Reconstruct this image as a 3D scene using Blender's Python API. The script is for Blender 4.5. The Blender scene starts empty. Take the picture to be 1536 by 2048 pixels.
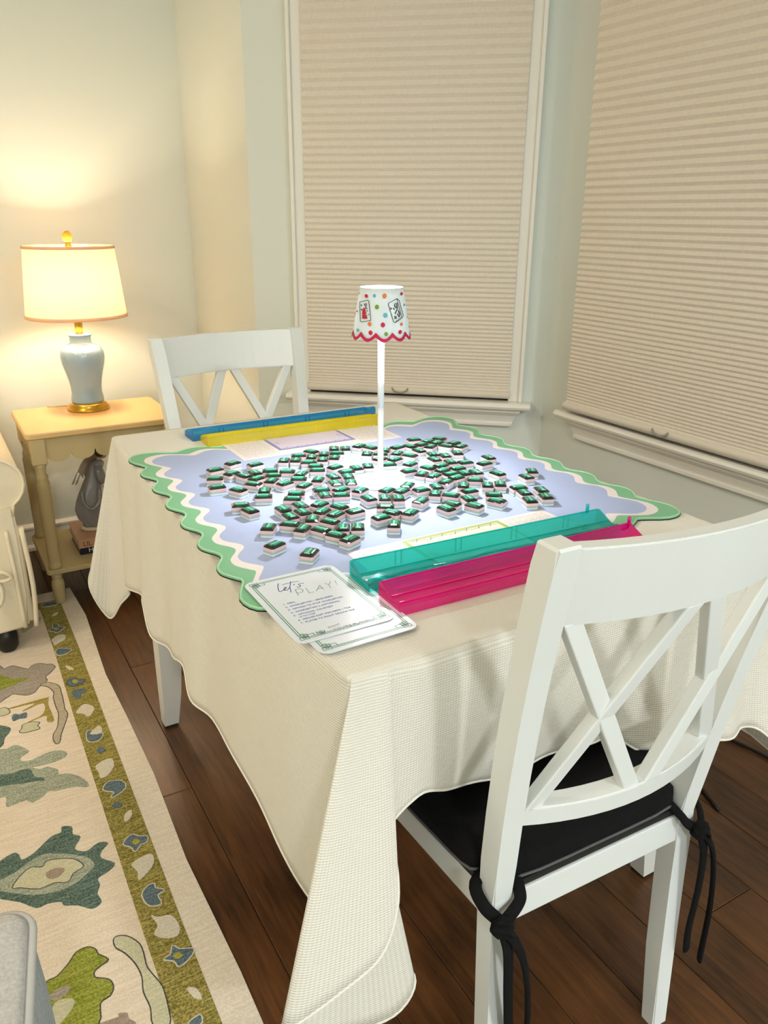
import bpy, bmesh, math, random
from mathutils import Vector, Matrix
random.seed(7)
SC = bpy.context.scene
COL = SC.collection
PI = math.pi

# ------------------------------------------------------------------ camera
cam_data = bpy.data.cameras.new('camera')
cam_data.sensor_fit = 'VERTICAL'
cam_data.sensor_height = 24.0
cam_data.lens = 1570.39 / 2048.0 * 24.0
cam_data.clip_start = 0.02
cam = bpy.data.objects.new('camera', cam_data)
COL.objects.link(cam)
YAW, PITCH, ROLL = 0.528752, 0.360910, 0.007283
fw = Vector((math.sin(YAW)*math.cos(PITCH), math.cos(YAW)*math.cos(PITCH), -math.sin(PITCH)))
rt0 = Vector((math.cos(YAW), -math.sin(YAW), 0))
up0 = rt0.cross(fw)
rt = rt0*math.cos(ROLL) + up0*math.sin(ROLL)
up = up0*math.cos(ROLL) - rt0*math.sin(ROLL)
cam.matrix_world = Matrix(((rt.x, up.x, -fw.x, -0.66672), (rt.y, up.y, -fw.y, -1.39013), (rt.z, up.z, -fw.z, 1.24917), (0, 0, 0, 1)))
SC.camera = cam

# ------------------------------------------------------------------ world, exposure
world = bpy.data.worlds.new('world')
SC.world = world
world.use_nodes = True
world.node_tree.nodes['Background'].inputs[0].default_value = (0.5, 0.55, 0.6, 1)
world.node_tree.nodes['Background'].inputs[1].default_value = 0.05
SC.view_settings.view_transform = 'Standard'
SC.view_settings.look = 'None'
SC.view_settings.exposure = 0.78
SC.view_settings.gamma = 1.0
SC.view_settings.use_curve_mapping = False

CEIL = 2.55
CEILING_LIGHTS = [(-1.2, -4.3, 49.0, (0.93, 0.97, 1.0)), (0.35, -4.1, 51.0, (0.93, 0.97, 1.0)), (-2.2, -0.9, 11.0, (1.0, 0.86, 0.66)), (-1.7, 0.3, 8.5, (1.0, 0.84, 0.64))]   # recessed ceiling lamps: x, y, watts, colour
SIDE_LAMP_W, SIDE_LAMP_COLOR = 9.3, (1.0, 0.80, 0.57)
DESK_LAMP_W, DESK_LAMP_COLOR = 11.5, (0.96, 0.98, 1.0)

# ------------------------------------------------------------------ materials
def srgb(r, g, b):
    def f(v):
        v /= 255.0
        return v/12.92 if v <= 0.04045 else ((v+0.055)/1.055)**2.4
    return (f(r), f(g), f(b), 1.0)

def mat(name, col, rough=0.5, metal=0.0, spec=0.5, noise=0.0, nscale=8.0, stretch=(1, 1, 1), bump=0.0, bscale=200.0, coat=0.0, bstretch=(1, 1, 1)):
    m = bpy.data.materials.new(name)
    m.use_nodes = True
    nt = m.node_tree
    p = nt.nodes['Principled BSDF']
    p.inputs['Base Color'].default_value = col
    p.inputs['Roughness'].default_value = rough
    p.inputs['Metallic'].default_value = metal
    p.inputs['Specular IOR Level'].default_value = spec
    p.inputs['Coat Weight'].default_value = coat
    p.inputs['Coat Roughness'].default_value = 0.05
    if noise or bump:
        tc = nt.nodes.new('ShaderNodeTexCoord')
    if noise:
        mp = nt.nodes.new('ShaderNodeMapping')
        mp.inputs['Scale'].default_value = stretch
        nt.links.new(tc.outputs['Object'], mp.inputs['Vector'])
        n = nt.nodes.new('ShaderNodeTexNoise')
        n.inputs['Scale'].default_value = nscale
        n.inputs['Detail'].default_value = 5
        nt.links.new(mp.outputs[0], n.inputs['Vector'])
        mx = nt.nodes.new('ShaderNodeMix')
        mx.data_type = 'RGBA'
        mx.inputs[6].default_value = tuple(c*(1-noise) for c in col[:3]) + (1,)
        mx.inputs[7].default_value = tuple(min(1, c*(1+noise)) for c in col[:3]) + (1,)
        nt.links.new(n.outputs[0], mx.inputs[0])
        nt.links.new(mx.outputs[2], p.inputs['Base Color'])
    if bump:
        mp2 = nt.nodes.new('ShaderNodeMapping')
        mp2.inputs['Scale'].default_value = bstretch
        nt.links.new(tc.outputs['Object'], mp2.inputs['Vector'])
        n2 = nt.nodes.new('ShaderNodeTexNoise')
        n2.inputs['Scale'].default_value = bscale
        n2.inputs['Detail'].default_value = 3
        nt.links.new(mp2.outputs[0], n2.inputs['Vector'])
        b = nt.nodes.new('ShaderNodeBump')
        b.inputs['Strength'].default_value = bump
        b.inputs['Distance'].default_value = 0.002
        nt.links.new(n2.outputs[0], b.inputs['Height'])
        nt.links.new(b.outputs[0], p.inputs['Normal'])
    return m

def acrylic(name, tint, body, fac=0.45):
    m = bpy.data.materials.new(name)
    m.use_nodes = True
    nt = m.node_tree
    p = nt.nodes['Principled BSDF']
    p.inputs['Base Color'].default_value = body
    p.inputs['Roughness'].default_value = 0.07
    p.inputs['Coat Weight'].default_value = 0.4
    t = nt.nodes.new('ShaderNodeBsdfTransparent')
    t.inputs[0].default_value = tint
    mx = nt.nodes.new('ShaderNodeMixShader')
    mx.inputs[0].default_value = fac
    tl_ = nt.nodes.new('ShaderNodeBsdfTranslucent')
    tl_.inputs[0].default_value = body
    mb = nt.nodes.new('ShaderNodeMixShader')
    mb.inputs[0].default_value = 0.25
    nt.links.new(p.outputs[0], mb.inputs[1])
    nt.links.new(tl_.outputs[0], mb.inputs[2])
    nt.links.new(t.outputs[0], mx.inputs[1])
    nt.links.new(mb.outputs[0], mx.inputs[2])
    g = nt.nodes.new('ShaderNodeBsdfGlossy')
    g.inputs['Roughness'].default_value = 0.06
    m2 = nt.nodes.new('ShaderNodeMixShader')
    m2.inputs[0].default_value = 0.07
    nt.links.new(mx.outputs[0], m2.inputs[1])
    nt.links.new(g.outputs[0], m2.inputs[2])
    nt.links.new(m2.outputs[0], nt.nodes['Material Output'].inputs[0])
    return m

def translucent(name, col, trans=0.5):
    m = bpy.data.materials.new(name)
    m.use_nodes = True
    nt = m.node_tree
    d = nt.nodes.new('ShaderNodeBsdfDiffuse')
    d.inputs[0].default_value = col
    t = nt.nodes.new('ShaderNodeBsdfTranslucent')
    t.inputs[0].default_value = col
    mx = nt.nodes.new('ShaderNodeMixShader')
    mx.inputs[0].default_value = trans
    nt.links.new(d.outputs[0], mx.inputs[1])
    nt.links.new(t.outputs[0], mx.inputs[2])
    nt.links.new(mx.outputs[0], nt.nodes['Material Output'].inputs[0])
    return m

def emit(name, col, strength):
    m = bpy.data.materials.new(name)
    m.use_nodes = True
    nt = m.node_tree
    e = nt.nodes.new('ShaderNodeEmission')
    e.inputs[0].default_value = col
    e.inputs[1].default_value = strength
    nt.links.new(e.outputs[0], nt.nodes['Material Output'].inputs[0])
    return m

def wood(name, c1, c2, scale=6.0, stretch=(14, 1, 1), rough=0.35):
    m = mat(name, c1, rough)
    nt = m.node_tree
    p = nt.nodes['Principled BSDF']
    tc = nt.nodes.new('ShaderNodeTexCoord')
    oi = nt.nodes.new('ShaderNodeObjectInfo')
    ad = nt.nodes.new('ShaderNodeVectorMath')
    ad.operation = 'ADD'
    sc = nt.nodes.new('ShaderNodeVectorMath')
    sc.operation = 'SCALE'
    sc.inputs[3].default_value = 37.0
    cmb = nt.nodes.new('ShaderNodeCombineXYZ')
    for i in range(3):
        nt.links.new(oi.outputs['Random'], cmb.inputs[i])
    nt.links.new(cmb.outputs[0], sc.inputs[0])
    nt.links.new(tc.outputs['Object'], ad.inputs[0])
    nt.links.new(sc.outputs[0], ad.inputs[1])
    mp = nt.nodes.new('ShaderNodeMapping')
    mp.inputs['Scale'].default_value = stretch
    nt.links.new(ad.outputs[0], mp.inputs['Vector'])
    n = nt.nodes.new('ShaderNodeTexNoise')
    n.inputs['Scale'].default_value = scale
    n.inputs['Detail'].default_value = 8
    n.inputs['Roughness'].default_value = 0.65
    n.inputs['Distortion'].default_value = 0.6
    nt.links.new(mp.outputs[0], n.inputs['Vector'])
    n2 = nt.nodes.new('ShaderNodeTexNoise')
    n2.inputs['Scale'].default_value = 3.0
    nt.links.new(ad.outputs[0], n2.inputs['Vector'])
    mul = nt.nodes.new('ShaderNodeMath')
    mul.operation = 'MULTIPLY_ADD'
    mul.inputs[1].default_value = 0.55
    nt.links.new(n2.outputs[0], mul.inputs[0])
    m2 = nt.nodes.new('ShaderNodeMath')
    m2.operation = 'MULTIPLY'
    m2.inputs[1].default_value = 0.55
    nt.links.new(n.outputs[0], m2.inputs[0])
    nt.links.new(m2.outputs[0], mul.inputs[2])
    cr = nt.nodes.new('ShaderNodeValToRGB')
    cr.color_ramp.elements[0].position = 0.36
    cr.color_ramp.elements[0].color = c1
    cr.color_ramp.elements[1].position = 0.72
    cr.color_ramp.elements[1].color = c2
    nt.links.new(mul.outputs[0], cr.inputs[0])
    nt.links.new(cr.outputs[0], p.inputs['Base Color'])
    b = nt.nodes.new('ShaderNodeBump')
    b.inputs['Strength'].default_value = 0.12
    b.inputs['Distance'].default_value = 0.001
    nt.links.new(n.outputs[0], b.inputs['Height'])
    nt.links.new(b.outputs[0], p.inputs['Normal'])
    return m

def woven(name, c1, c2, period=0.004, dirn=(0, 1, 0), rough=0.9, strength=0.4):
    """fabric with fine threads: colour and relief vary in stripes plus noise"""
    m = mat(name, c1, rough, spec=0.15)
    nt = m.node_tree
    p = nt.nodes['Principled BSDF']
    tc = nt.nodes.new('ShaderNodeTexCoord')
    mp = nt.nodes.new('ShaderNodeMapping')
    mp.inputs['Scale'].default_value = (3 + 60*dirn[0], 3 + 60*dirn[1], 3 + 60*dirn[2])
    nt.links.new(tc.outputs['Object'], mp.inputs['Vector'])
    n = nt.nodes.new('ShaderNodeTexNoise')
    n.inputs['Scale'].default_value = 5.0
    n.inputs['Detail'].default_value = 4
    nt.links.new(mp.outputs[0], n.inputs['Vector'])
    n2 = nt.nodes.new('ShaderNodeTexNoise')
    n2.inputs['Scale'].default_value = 1.0/period
    n2.inputs['Detail'].default_value = 1
    nt.links.new(tc.outputs['Object'], n2.inputs['Vector'])
    a = nt.nodes.new('ShaderNodeMath')
    a.operation = 'ADD'
    nt.links.new(n.outputs[0], a.inputs[0])
    nt.links.new(n2.outputs[0], a.inputs[1])
    cr = nt.nodes.new('ShaderNodeValToRGB')
    cr.color_ramp.elements[0].position = 0.40
    cr.color_ramp.elements[0].color = c1
    cr.color_ramp.elements[1].position = 0.62
    cr.color_ramp.elements[1].color = c2
    h = nt.nodes.new('ShaderNodeMath')
    h.operation = 'MULTIPLY'
    h.inputs[1].default_value = 0.5
    nt.links.new(a.outputs[0], h.inputs[0])
    nt.links.new(h.outputs[0], cr.inputs[0])
    nt.links.new(cr.outputs[0], p.inputs['Base Color'])
    b = nt.nodes.new('ShaderNodeBump')
    b.inputs['Strength'].default_value = strength
    b.inputs['Distance'].default_value = 0.001
    nt.links.new(h.outputs[0], b.inputs['Height'])
    nt.links.new(b.outputs[0], p.inputs['Normal'])
    return m

def cloth_mat(name, col):
    """waffle-weave tablecloth, relief laid out on the UV map (metres along the cloth)"""
    m = mat(name, col, 0.85, spec=0.2)
    nt = m.node_tree
    p = nt.nodes['Principled BSDF']
    tc = nt.nodes.new('ShaderNodeTexCoord')
    sep = nt.nodes.new('ShaderNodeSeparateXYZ')
    nt.links.new(tc.outputs['UV'], sep.inputs[0])
    outs = []
    for i, per in ((0, 0.0042), (1, 0.0036)):
        k = nt.nodes.new('ShaderNodeMath')
        k.operation = 'MULTIPLY'
        k.inputs[1].default_value = 2*PI/per
        nt.links.new(sep.outputs[i], k.inputs[0])
        s = nt.nodes.new('ShaderNodeMath')
        s.operation = 'SINE'
        nt.links.new(k.outputs[0], s.inputs[0])
        outs.append(s)
    a = nt.nodes.new('ShaderNodeMath')
    a.operation = 'MULTIPLY_ADD'
    a.inputs[1].default_value = 0.45
    nt.links.new(outs[0].outputs[0], a.inputs[0])
    nt.links.new(outs[1].outputs[0], a.inputs[2])
    b = nt.nodes.new('ShaderNodeBump')
    b.inputs['Strength'].default_value = 0.35
    b.inputs['Distance'].default_value = 0.0006
    nt.links.new(a.outputs[0], b.inputs['Height'])
    nt.links.new(b.outputs[0], p.inputs['Normal'])
    cr = nt.nodes.new('ShaderNodeValToRGB')
    cr.color_ramp.elements[0].position = 0.1
    cr.color_ramp.elements[0].color = tuple(c*0.80 for c in col[:3]) + (1,)
    cr.color_ramp.elements[1].position = 0.7
    cr.color_ramp.elements[1].color = col
    h = nt.nodes.new('ShaderNodeMath')
    h.operation = 'MULTIPLY_ADD'
    h.inputs[1].default_value = 0.34
    h.inputs[2].default_value = 0.5
    nt.links.new(a.outputs[0], h.inputs[0])
    nt.links.new(h.outputs[0], cr.inputs[0])
    nt.links.new(cr.outputs[0], p.inputs['Base Color'])
    return m

M = {}
M['wall'] = mat('wall_paint', srgb(225, 230, 221), 0.75, spec=0.2, bump=0.04, bscale=260)
M['ceiling'] = mat('ceiling_paint', srgb(240, 238, 232), 0.9, spec=0.1, noise=0.02)
M['trim'] = mat('trim_paint', srgb(242, 238, 228), 0.4, noise=0.02, nscale=3)
M['plank'] = wood('plank_wood', srgb(36, 22, 12), srgb(112, 71, 37))
M['subfloor'] = mat('subfloor', srgb(26, 17, 10), 0.8, noise=0.2)
M['shade_fabric'] = mat('cellular_shade_fabric', srgb(230, 219, 203), 0.9, spec=0.1, noise=0.10, nscale=160, bump=0.1, bscale=900)
M['shade_rail'] = mat('shade_rail', srgb(222, 212, 196), 0.45, noise=0.03)
M['clear'] = mat('clear_plastic', srgb(150, 145, 138), 0.15, noise=0.1)
M['glass'] = mat('night_glass', srgb(18, 22, 28), 0.05, noise=0.05)
M['chair_white'] = mat('white_chair_paint', srgb(232, 235, 232), 0.38, noise=0.015, nscale=6)
M['black_fabric'] = mat('black_cushion_fabric', srgb(17, 17, 18), 0.95, spec=0.2, noise=0.3, nscale=300, bump=0.3, bscale=900)
M['black_seat'] = mat('black_seat', srgb(22, 19, 18), 0.6, noise=0.2)
M['grey_tape'] = mat('grey_tape', srgb(92, 92, 92), 0.8, noise=0.1)
M['cloth'] = cloth_mat('tablecloth_fabric', srgb(238, 233, 220))
M['hem'] = mat('hem_stitch', srgb(242, 238, 226), 0.8, noise=0.05, nscale=90, bump=0.5, bscale=400)
M['mat_green'] = mat('mat_green', srgb(130, 184, 144), 0.7, spec=0.25, noise=0.03, nscale=60, bump=0.05, bscale=700)
M['mat_white'] = mat('mat_white', srgb(232, 222, 220), 0.7, spec=0.25, noise=0.02, nscale=60)
M['mat_lav'] = mat('mat_lavender', srgb(170, 182, 215), 0.7, spec=0.25, noise=0.02, nscale=60)
M['mat_rim'] = mat('mat_rim_stitching', srgb(168, 214, 176), 0.6, noise=0.06, nscale=400)
M['rubber'] = mat('black_rubber', srgb(22, 26, 24), 0.8, noise=0.2)
M['t_white'] = mat('tile_white', srgb(214, 226, 222), 0.25, noise=0.02, nscale=40)
M['t_sage'] = mat('tile_sage', srgb(172, 184, 172), 0.25, noise=0.02, nscale=40)
M['t_pink'] = mat('tile_pink', srgb(228, 190, 190), 0.25, noise=0.02, nscale=40)
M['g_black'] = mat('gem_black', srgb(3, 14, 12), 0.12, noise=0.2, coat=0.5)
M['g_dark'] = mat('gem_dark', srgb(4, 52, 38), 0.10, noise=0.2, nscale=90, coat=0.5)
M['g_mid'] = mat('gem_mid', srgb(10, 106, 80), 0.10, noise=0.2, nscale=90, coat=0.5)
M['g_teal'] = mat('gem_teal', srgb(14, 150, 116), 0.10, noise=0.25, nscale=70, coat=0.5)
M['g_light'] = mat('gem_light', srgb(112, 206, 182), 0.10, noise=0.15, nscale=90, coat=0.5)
M['teal'] = acrylic('teal_acrylic', srgb(120, 238, 234), srgb(0, 212, 208), 0.36)
M['pink'] = acrylic('pink_acrylic', srgb(255, 120, 220), srgb(255, 14, 170), 0.40)
M['yellow'] = acrylic('yellow_acrylic', srgb(255, 246, 90), srgb(255, 240, 0), 0.32)
M['blue'] = acrylic('blue_acrylic', srgb(150, 222, 246), srgb(0, 170, 228), 0.28)
M['card'] = mat('card_stock', srgb(220, 226, 233), 0.3, noise=0.01, nscale=30)
M['paper'] = mat('printed_paper', srgb(226, 217, 212), 0.5, noise=0.01, nscale=30)
M['ink_green'] = mat('green_ink', srgb(36, 124, 84), 0.5, noise=0.05)
M['ink_navy'] = mat('navy_ink', srgb(52, 86, 156), 0.5, noise=0.05)
M['ink_grey'] = mat('grey_ink', srgb(150, 150, 160), 0.5, noise=0.05)
M['ink_teal'] = mat('teal_ink', srgb(60, 140, 140), 0.5, noise=0.05)
M['ink_red'] = mat('red_ink', srgb(222, 150, 138), 0.5, noise=0.05)
M['ink_sage'] = mat('sage_ink', srgb(168, 190, 150), 0.5, noise=0.05)
M['ink_black'] = mat('black_ink', srgb(60, 56, 60), 0.5, noise=0.05)
M['pan_green'] = mat('panel_green', srgb(156, 172, 96), 0.5, noise=0.04)
M['pan_cream'] = mat('panel_cream', srgb(216, 206, 190), 0.5, noise=0.02)
M['pan_lav'] = mat('panel_lavender', srgb(124, 122, 176), 0.5, noise=0.04)
M['pan_pale'] = mat('panel_pale', srgb(204, 192, 208), 0.5, noise=0.02)
M['lamp_white'] = mat('white_lamp_enamel', srgb(244, 244, 244), 0.4, noise=0.01)
M['paper_shade'] = translucent('paper_shade', srgb(220, 226, 226), 0.05)
M['led'] = emit('led_disc', (1, 1, 1, 1), 14.0)
M['c_crimson'] = mat('crimson_print', srgb(196, 16, 72), 0.6, noise=0.05)
M['c_orange'] = mat('orange_print', srgb(222, 122, 50), 0.6, noise=0.05)
M['c_green'] = mat('green_print', srgb(110, 156, 42), 0.6, noise=0.05)
M['c_blue'] = mat('blue_print', srgb(96, 178, 204), 0.6, noise=0.05)
M['c_red'] = mat('red_print', srgb(186, 34, 48), 0.6, noise=0.05)
M['c_ink'] = mat('charcoal_print', srgb(44, 44, 50), 0.6, noise=0.05)
M['c_rose'] = mat('rose_print', srgb(250, 205, 205), 0.6, noise=0.03)
M['lampshade'] = translucent('linen_lampshade', srgb(248, 222, 192), 0.15)
M['shade_trim'] = translucent('shade_trim', srgb(240, 206, 170), 0.14)
M['bulb'] = emit('warm_bulb', (1.0, 0.75, 0.42, 1), 18.0)
M['ceramic'] = mat('pale_blue_ceramic', srgb(146, 174, 194), 0.12, noise=0.02, coat=0.6)
M['brass'] = mat('brushed_brass', srgb(206, 160, 62), 0.28, metal=1.0, noise=0.08, nscale=30)
M['amber'] = mat('amber_finial', srgb(232, 176, 40), 0.15, noise=0.1, coat=0.6)
M['tan'] = mat('tan_painted_wood', srgb(196, 176, 128), 0.5, noise=0.03, nscale=5)
M['tan_top'] = mat('tan_table_top', srgb(226, 190, 128), 0.4, noise=0.03, nscale=5)
M['slip'] = mat('cream_slipcover', srgb(232, 220, 192), 0.9, spec=0.15, noise=0.03, nscale=120, bump=0.15, bscale=700)
M['slip_pipe'] = mat('cream_piping', srgb(238, 226, 198), 0.9, spec=0.15, noise=0.03, nscale=120)
M['black_wood'] = mat('black_sofa_foot', srgb(14, 13, 13), 0.4, noise=0.2)
M['ott_top'] = woven('grey_linen', srgb(178, 176, 172), srgb(200, 198, 194), 0.004, (0, 0, 0), 0.95, 0.3)
M['ott_side'] = woven('blue_grey_rib', srgb(158, 172, 182), srgb(190, 198, 204), 0.003, (0, 1, 0), 0.95, 0.4)
M['ott_pipe'] = mat('grey_piping', srgb(192, 192, 190), 0.9, noise=0.05, nscale=200)
M['rug_cream'] = woven('rug_cream', srgb(222, 206, 184), srgb(240, 226, 206), 0.0035, (0, 0.5, 0), 0.98, 0.6)
M['rug_border'] = woven('rug_border_cream', srgb(224, 211, 192), srgb(242, 231, 213), 0.0035, (0, 0.5, 0), 0.98, 0.6)
M['rug_band'] = woven('rug_band_olive', srgb(112, 104, 50), srgb(184, 170, 98), 0.004, (0, 1, 0), 0.98, 0.7)
RC = dict(gray=((150, 140, 130), (182, 172, 160)), green=((120, 130, 40), (170, 172, 84)), beige=((172, 160, 138), (202, 190, 166)),
          olive=((140, 126, 56), (186, 170, 100)), pale=((190, 188, 156), (216, 210, 180)), slate=((78, 96, 106), (124, 140, 146)),
          teal=((66, 88, 82), (122, 140, 126)), mist=((134, 146, 130), (190, 190, 168)), mauve=((150, 132, 118), (178, 160, 142)),
          white=((206, 198, 178), (228, 220, 202)), yellow=((160, 150, 50), (196, 186, 92)), dark=((62, 62, 62), (96, 94, 90)))
for k, (a, b) in RC.items():
    M['rug_' + k] = woven('rug_' + k, srgb(*a), srgb(*b), 0.004, (0, 1, 0), 0.98, 0.6)
M['porcelain_grey'] = mat('grey_glazed_porcelain', srgb(142, 138, 136), 0.15, noise=0.06, nscale=14, coat=0.5)
M['porcelain_wing'] = mat('taupe_glazed_porcelain', srgb(168, 150, 122), 0.2, noise=0.06, nscale=14, coat=0.5)
M['porcelain_skin'] = mat('skin_glazed_porcelain', srgb(206, 170, 140), 0.2, noise=0.03, coat=0.5)
M['porcelain_hair'] = mat('brown_glazed_porcelain', srgb(86, 50, 34), 0.2, noise=0.1, coat=0.5)
M['porcelain_cream'] = mat('cream_glazed_porcelain', srgb(220, 206, 170), 0.2, noise=0.03, coat=0.5)
M['book_rose'] = mat('rose_book_jacket', srgb(196, 150, 118), 0.4, noise=0.06, nscale=20)
M['book_navy'] = mat('navy_book_jacket', srgb(18, 28, 46), 0.3, noise=0.1, nscale=20)
M['book_pages'] = mat('book_pages', srgb(220, 208, 182), 0.8, noise=0.08, nscale=200, stretch=(1, 1, 30))
M['ink_white'] = mat('white_ink', srgb(238, 238, 238), 0.5, noise=0.03)
M['ink_brown'] = mat('brown_ink', srgb(92, 46, 36), 0.5, noise=0.05)
M['cable'] = mat('black_cable', srgb(12, 12, 12), 0.5, noise=0.2)
M['cord'] = mat('lamp_cord', srgb(190, 160, 110), 0.5, noise=0.05)
M['wood_table'] = mat('white_table_paint', srgb(226, 224, 218), 0.4, noise=0.015, nscale=6)

# ------------------------------------------------------------------ mesh helpers
def link(name, me, parent=None, loc=None):
    o = bpy.data.objects.new(name, me)
    COL.objects.link(o)
    if parent is not None:
        o.parent = parent
    if loc is not None:
        o.location = loc
    return o

def tag(o, label, cat, group=None):
    o['label'] = label
    o['category'] = cat
    if group:
        o['group'] = group
    return o

def thing(name, label, cat, loc=(0, 0, 0), rz=0.0, group=None):
    o = bpy.data.objects.new(name, None)
    COL.objects.link(o)
    o.empty_display_size = 0.05
    o.location = loc
    o.rotation_euler = (0, 0, rz)
    return tag(o, label, cat, group)

def mesh(name, vs, fs, ms, smooth=False, mi=None, uv=None):
    me = bpy.data.meshes.new(name)
    me.from_pydata([tuple(v) for v in vs], [], fs)
    for m in (ms if isinstance(ms, (list, tuple)) else [ms]):
        me.materials.append(M[m] if isinstance(m, str) else m)
    if mi:
        me.polygons.foreach_set('material_index', mi)
    if smooth:
        me.polygons.foreach_set('use_smooth', [True]*len(me.polygons))
    if uv:
        l = me.uv_layers.new(name='UVMap')
        for lp in me.loops:
            l.data[lp.index].uv = uv[lp.vertex_index]
    me.update()
    return me

def part(name, vs, fs, ms, parent=None, smooth=False, mi=None, loc=None):
    return link(name, mesh(name, vs, fs, ms, smooth, mi), parent, loc)

def from_bm(name, bm, ms, parent=None, smooth=False, loc=None):
    me = bpy.data.meshes.new(name)
    bm.normal_update()
    bm.to_mesh(me)
    bm.free()
    for m in (ms if isinstance(ms, (list, tuple)) else [ms]):
        me.materials.append(M[m])
    if smooth:
        me.polygons.foreach_set('use_smooth', [True]*len(me.polygons))
    return link(name, me, parent, loc)

def hexa(c8):
    """eight corners: bottom ring 0-3 counterclockwise, top ring 4-7"""
    return c8, [(3, 2, 1, 0), (4, 5, 6, 7), (0, 1, 5, 4), (1, 2, 6, 5), (2, 3, 7, 6), (3, 0, 4, 7)]

def boxv(x0, x1, y0, y1, z0, z1):
    return [(x0, y0, z0), (x1, y0, z0), (x1, y1, z0), (x0, y1, z0), (x0, y0, z1), (x1, y0, z1), (x1, y1, z1), (x0, y1, z1)]

def bevelled(name, c8, m, parent=None, r=0.003, seg=2, smooth=False):
    vs, fs = hexa(c8)
    bm = bmesh.new()
    bv = [bm.verts.new(v) for v in vs]
    for f in fs:
        bm.faces.new([bv[i] for i in f])
    if r:
        bmesh.ops.bevel(bm, geom=list(bm.edges), offset=r, segments=seg, affect='EDGES', profile=0.5, clamp_overlap=True)
    bmesh.ops.recalc_face_normals(bm, faces=list(bm.faces))
    return from_bm(name, bm, m, parent, smooth)

def box(name, x0, x1, y0, y1, z0, z1, m, parent=None, r=0.003, seg=2):
    return bevelled(name, boxv(x0, x1, y0, y1, z0, z1), m, parent, r, seg)

def sweep_verts(path, ring, closed_path=False, cap=True):
    """rings given per path point: list of lists of points"""
    n = len(ring[0])
    vs = [p for r in ring for p in r]
    fs = []
    k = len(ring)
    for i in range(k if closed_path else k-1):
        a, b = i*n, ((i+1) % k)*n
        for j in range(n):
            fs.append((a+j, a+(j+1) % n, b+(j+1) % n, b+j))
    if cap and not closed_path:
        fs.append(tuple(range(n-1, -1, -1)))
        fs.append(tuple((k-1)*n+j for j in range(n)))
    return vs, fs

def tube(name, pts, rad, m, parent=None, n=8, closed=False, flat=None):
    pts = [Vector(p) for p in pts]
    k = len(pts)
    rings = []
    prev = None
    for i, p in enumerate(pts):
        a = pts[(i-1) % k] if (closed or i > 0) else p
        b = pts[(i+1) % k] if (closed or i < k-1) else p
        t = (b-a).normalized() if (b-a).length > 1e-9 else Vector((0, 0, 1))
        if prev is None:
            ref = Vector((0, 0, 1)) if abs(t.z) < 0.9 else Vector((1, 0, 0))
            u = t.cross(ref).normalized()
        else:
            u = (prev - t*prev.dot(t)).normalized()
        prev = u
        w = t.cross(u)
        r = rad[i] if isinstance(rad, (list, tuple)) else rad
        f = 1.0 if flat is None else flat
        rings.append([p + u*(r*math.cos(2*PI*j/n)) + w*(r*f*math.sin(2*PI*j/n)) for j in range(n)])
    vs, fs = sweep_verts(None, rings, closed)
    return part(name, vs, fs, m, parent, smooth=True)

def lathe(name, prof, m, parent=None, n=32, loc=(0, 0), smooth=True, sx=1.0, sy=1.0):
    rings = [[(loc[0] + r*sx*math.cos(2*PI*j/n), loc[1] + r*sy*math.sin(2*PI*j/n), z) for j in range(n)] for r, z in prof]
    vs, fs = sweep_verts(None, rings)
    return part(name, vs, fs, m, parent, smooth=smooth)

def smooth_sharp(o, ang=35):
    o.data.polygons.foreach_set('use_smooth', [True]*len(o.data.polygons))
    try:
        o.data.set_sharp_from_angle(angle=math.radians(ang))
    except Exception:
        pass
    return o

def extrude_x(name, prof, x0, x1, m, parent=None, r=0.0):
    """profile (y, z) polygon swept along x"""
    n = len(prof)
    vs = [(x0, y, z) for y, z in prof] + [(x1, y, z) for y, z in prof]
    fs = [(j, (j+1) % n, n+(j+1) % n, n+j) for j in range(n)] + [tuple(range(n-1, -1, -1)), tuple(range(n, 2*n))]
    bm = bmesh.new()
    bv = [bm.verts.new(v) for v in vs]
    for f in fs:
        bm.faces.new([bv[i] for i in f])
    bmesh.ops.recalc_face_normals(bm, faces=list(bm.faces))
    return from_bm(name, bm, m, parent)

def prism(name, poly, z0, z1, m, parent=None, smooth=False):
    n = len(poly)
    vs = [(x, y, z0) for x, y in poly] + [(x, y, z1) for x, y in poly]
    fs = [(j, (j+1) % n, n+(j+1) % n, n+j) for j in range(n)] + [tuple(range(n-1, -1, -1)), tuple(range(n, 2*n))]
    bm = bmesh.new()
    bv = [bm.verts.new(v) for v in vs]
    for f in fs:
        try:
            bm.faces.new([bv[i] for i in f])
        except ValueError:
            pass
    big = [f for f in bm.faces if len(f.verts) > 4]
    bm.normal_update()
    bmesh.ops.triangulate(bm, faces=big)
    bmesh.ops.recalc_face_normals(bm, faces=list(bm.faces))
    return from_bm(name, bm, m, parent)

def catmull(pts, sub=4, closed=True):
    n = len(pts)
    out = []
    for i in range(n if closed else n-1):
        if closed:
            p0, p1, p2, p3 = pts[(i-1) % n], pts[i], pts[(i+1) % n], pts[(i+2) % n]
        else:
            p0, p1, p2, p3 = pts[max(i-1, 0)], pts[i], pts[i+1], pts[min(i+2, n-1)]
        for k in range(sub):
            t = k/sub
            out.append(tuple(0.5*((2*b) + (-a+c)*t + (2*a-5*b+4*c-d)*t*t + (-a+3*b-3*c+d)*t**3) for a, b, c, d in zip(p0, p1, p2, p3)))
    if not closed:
        out.append(tuple(pts[-1]))
    return out

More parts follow.
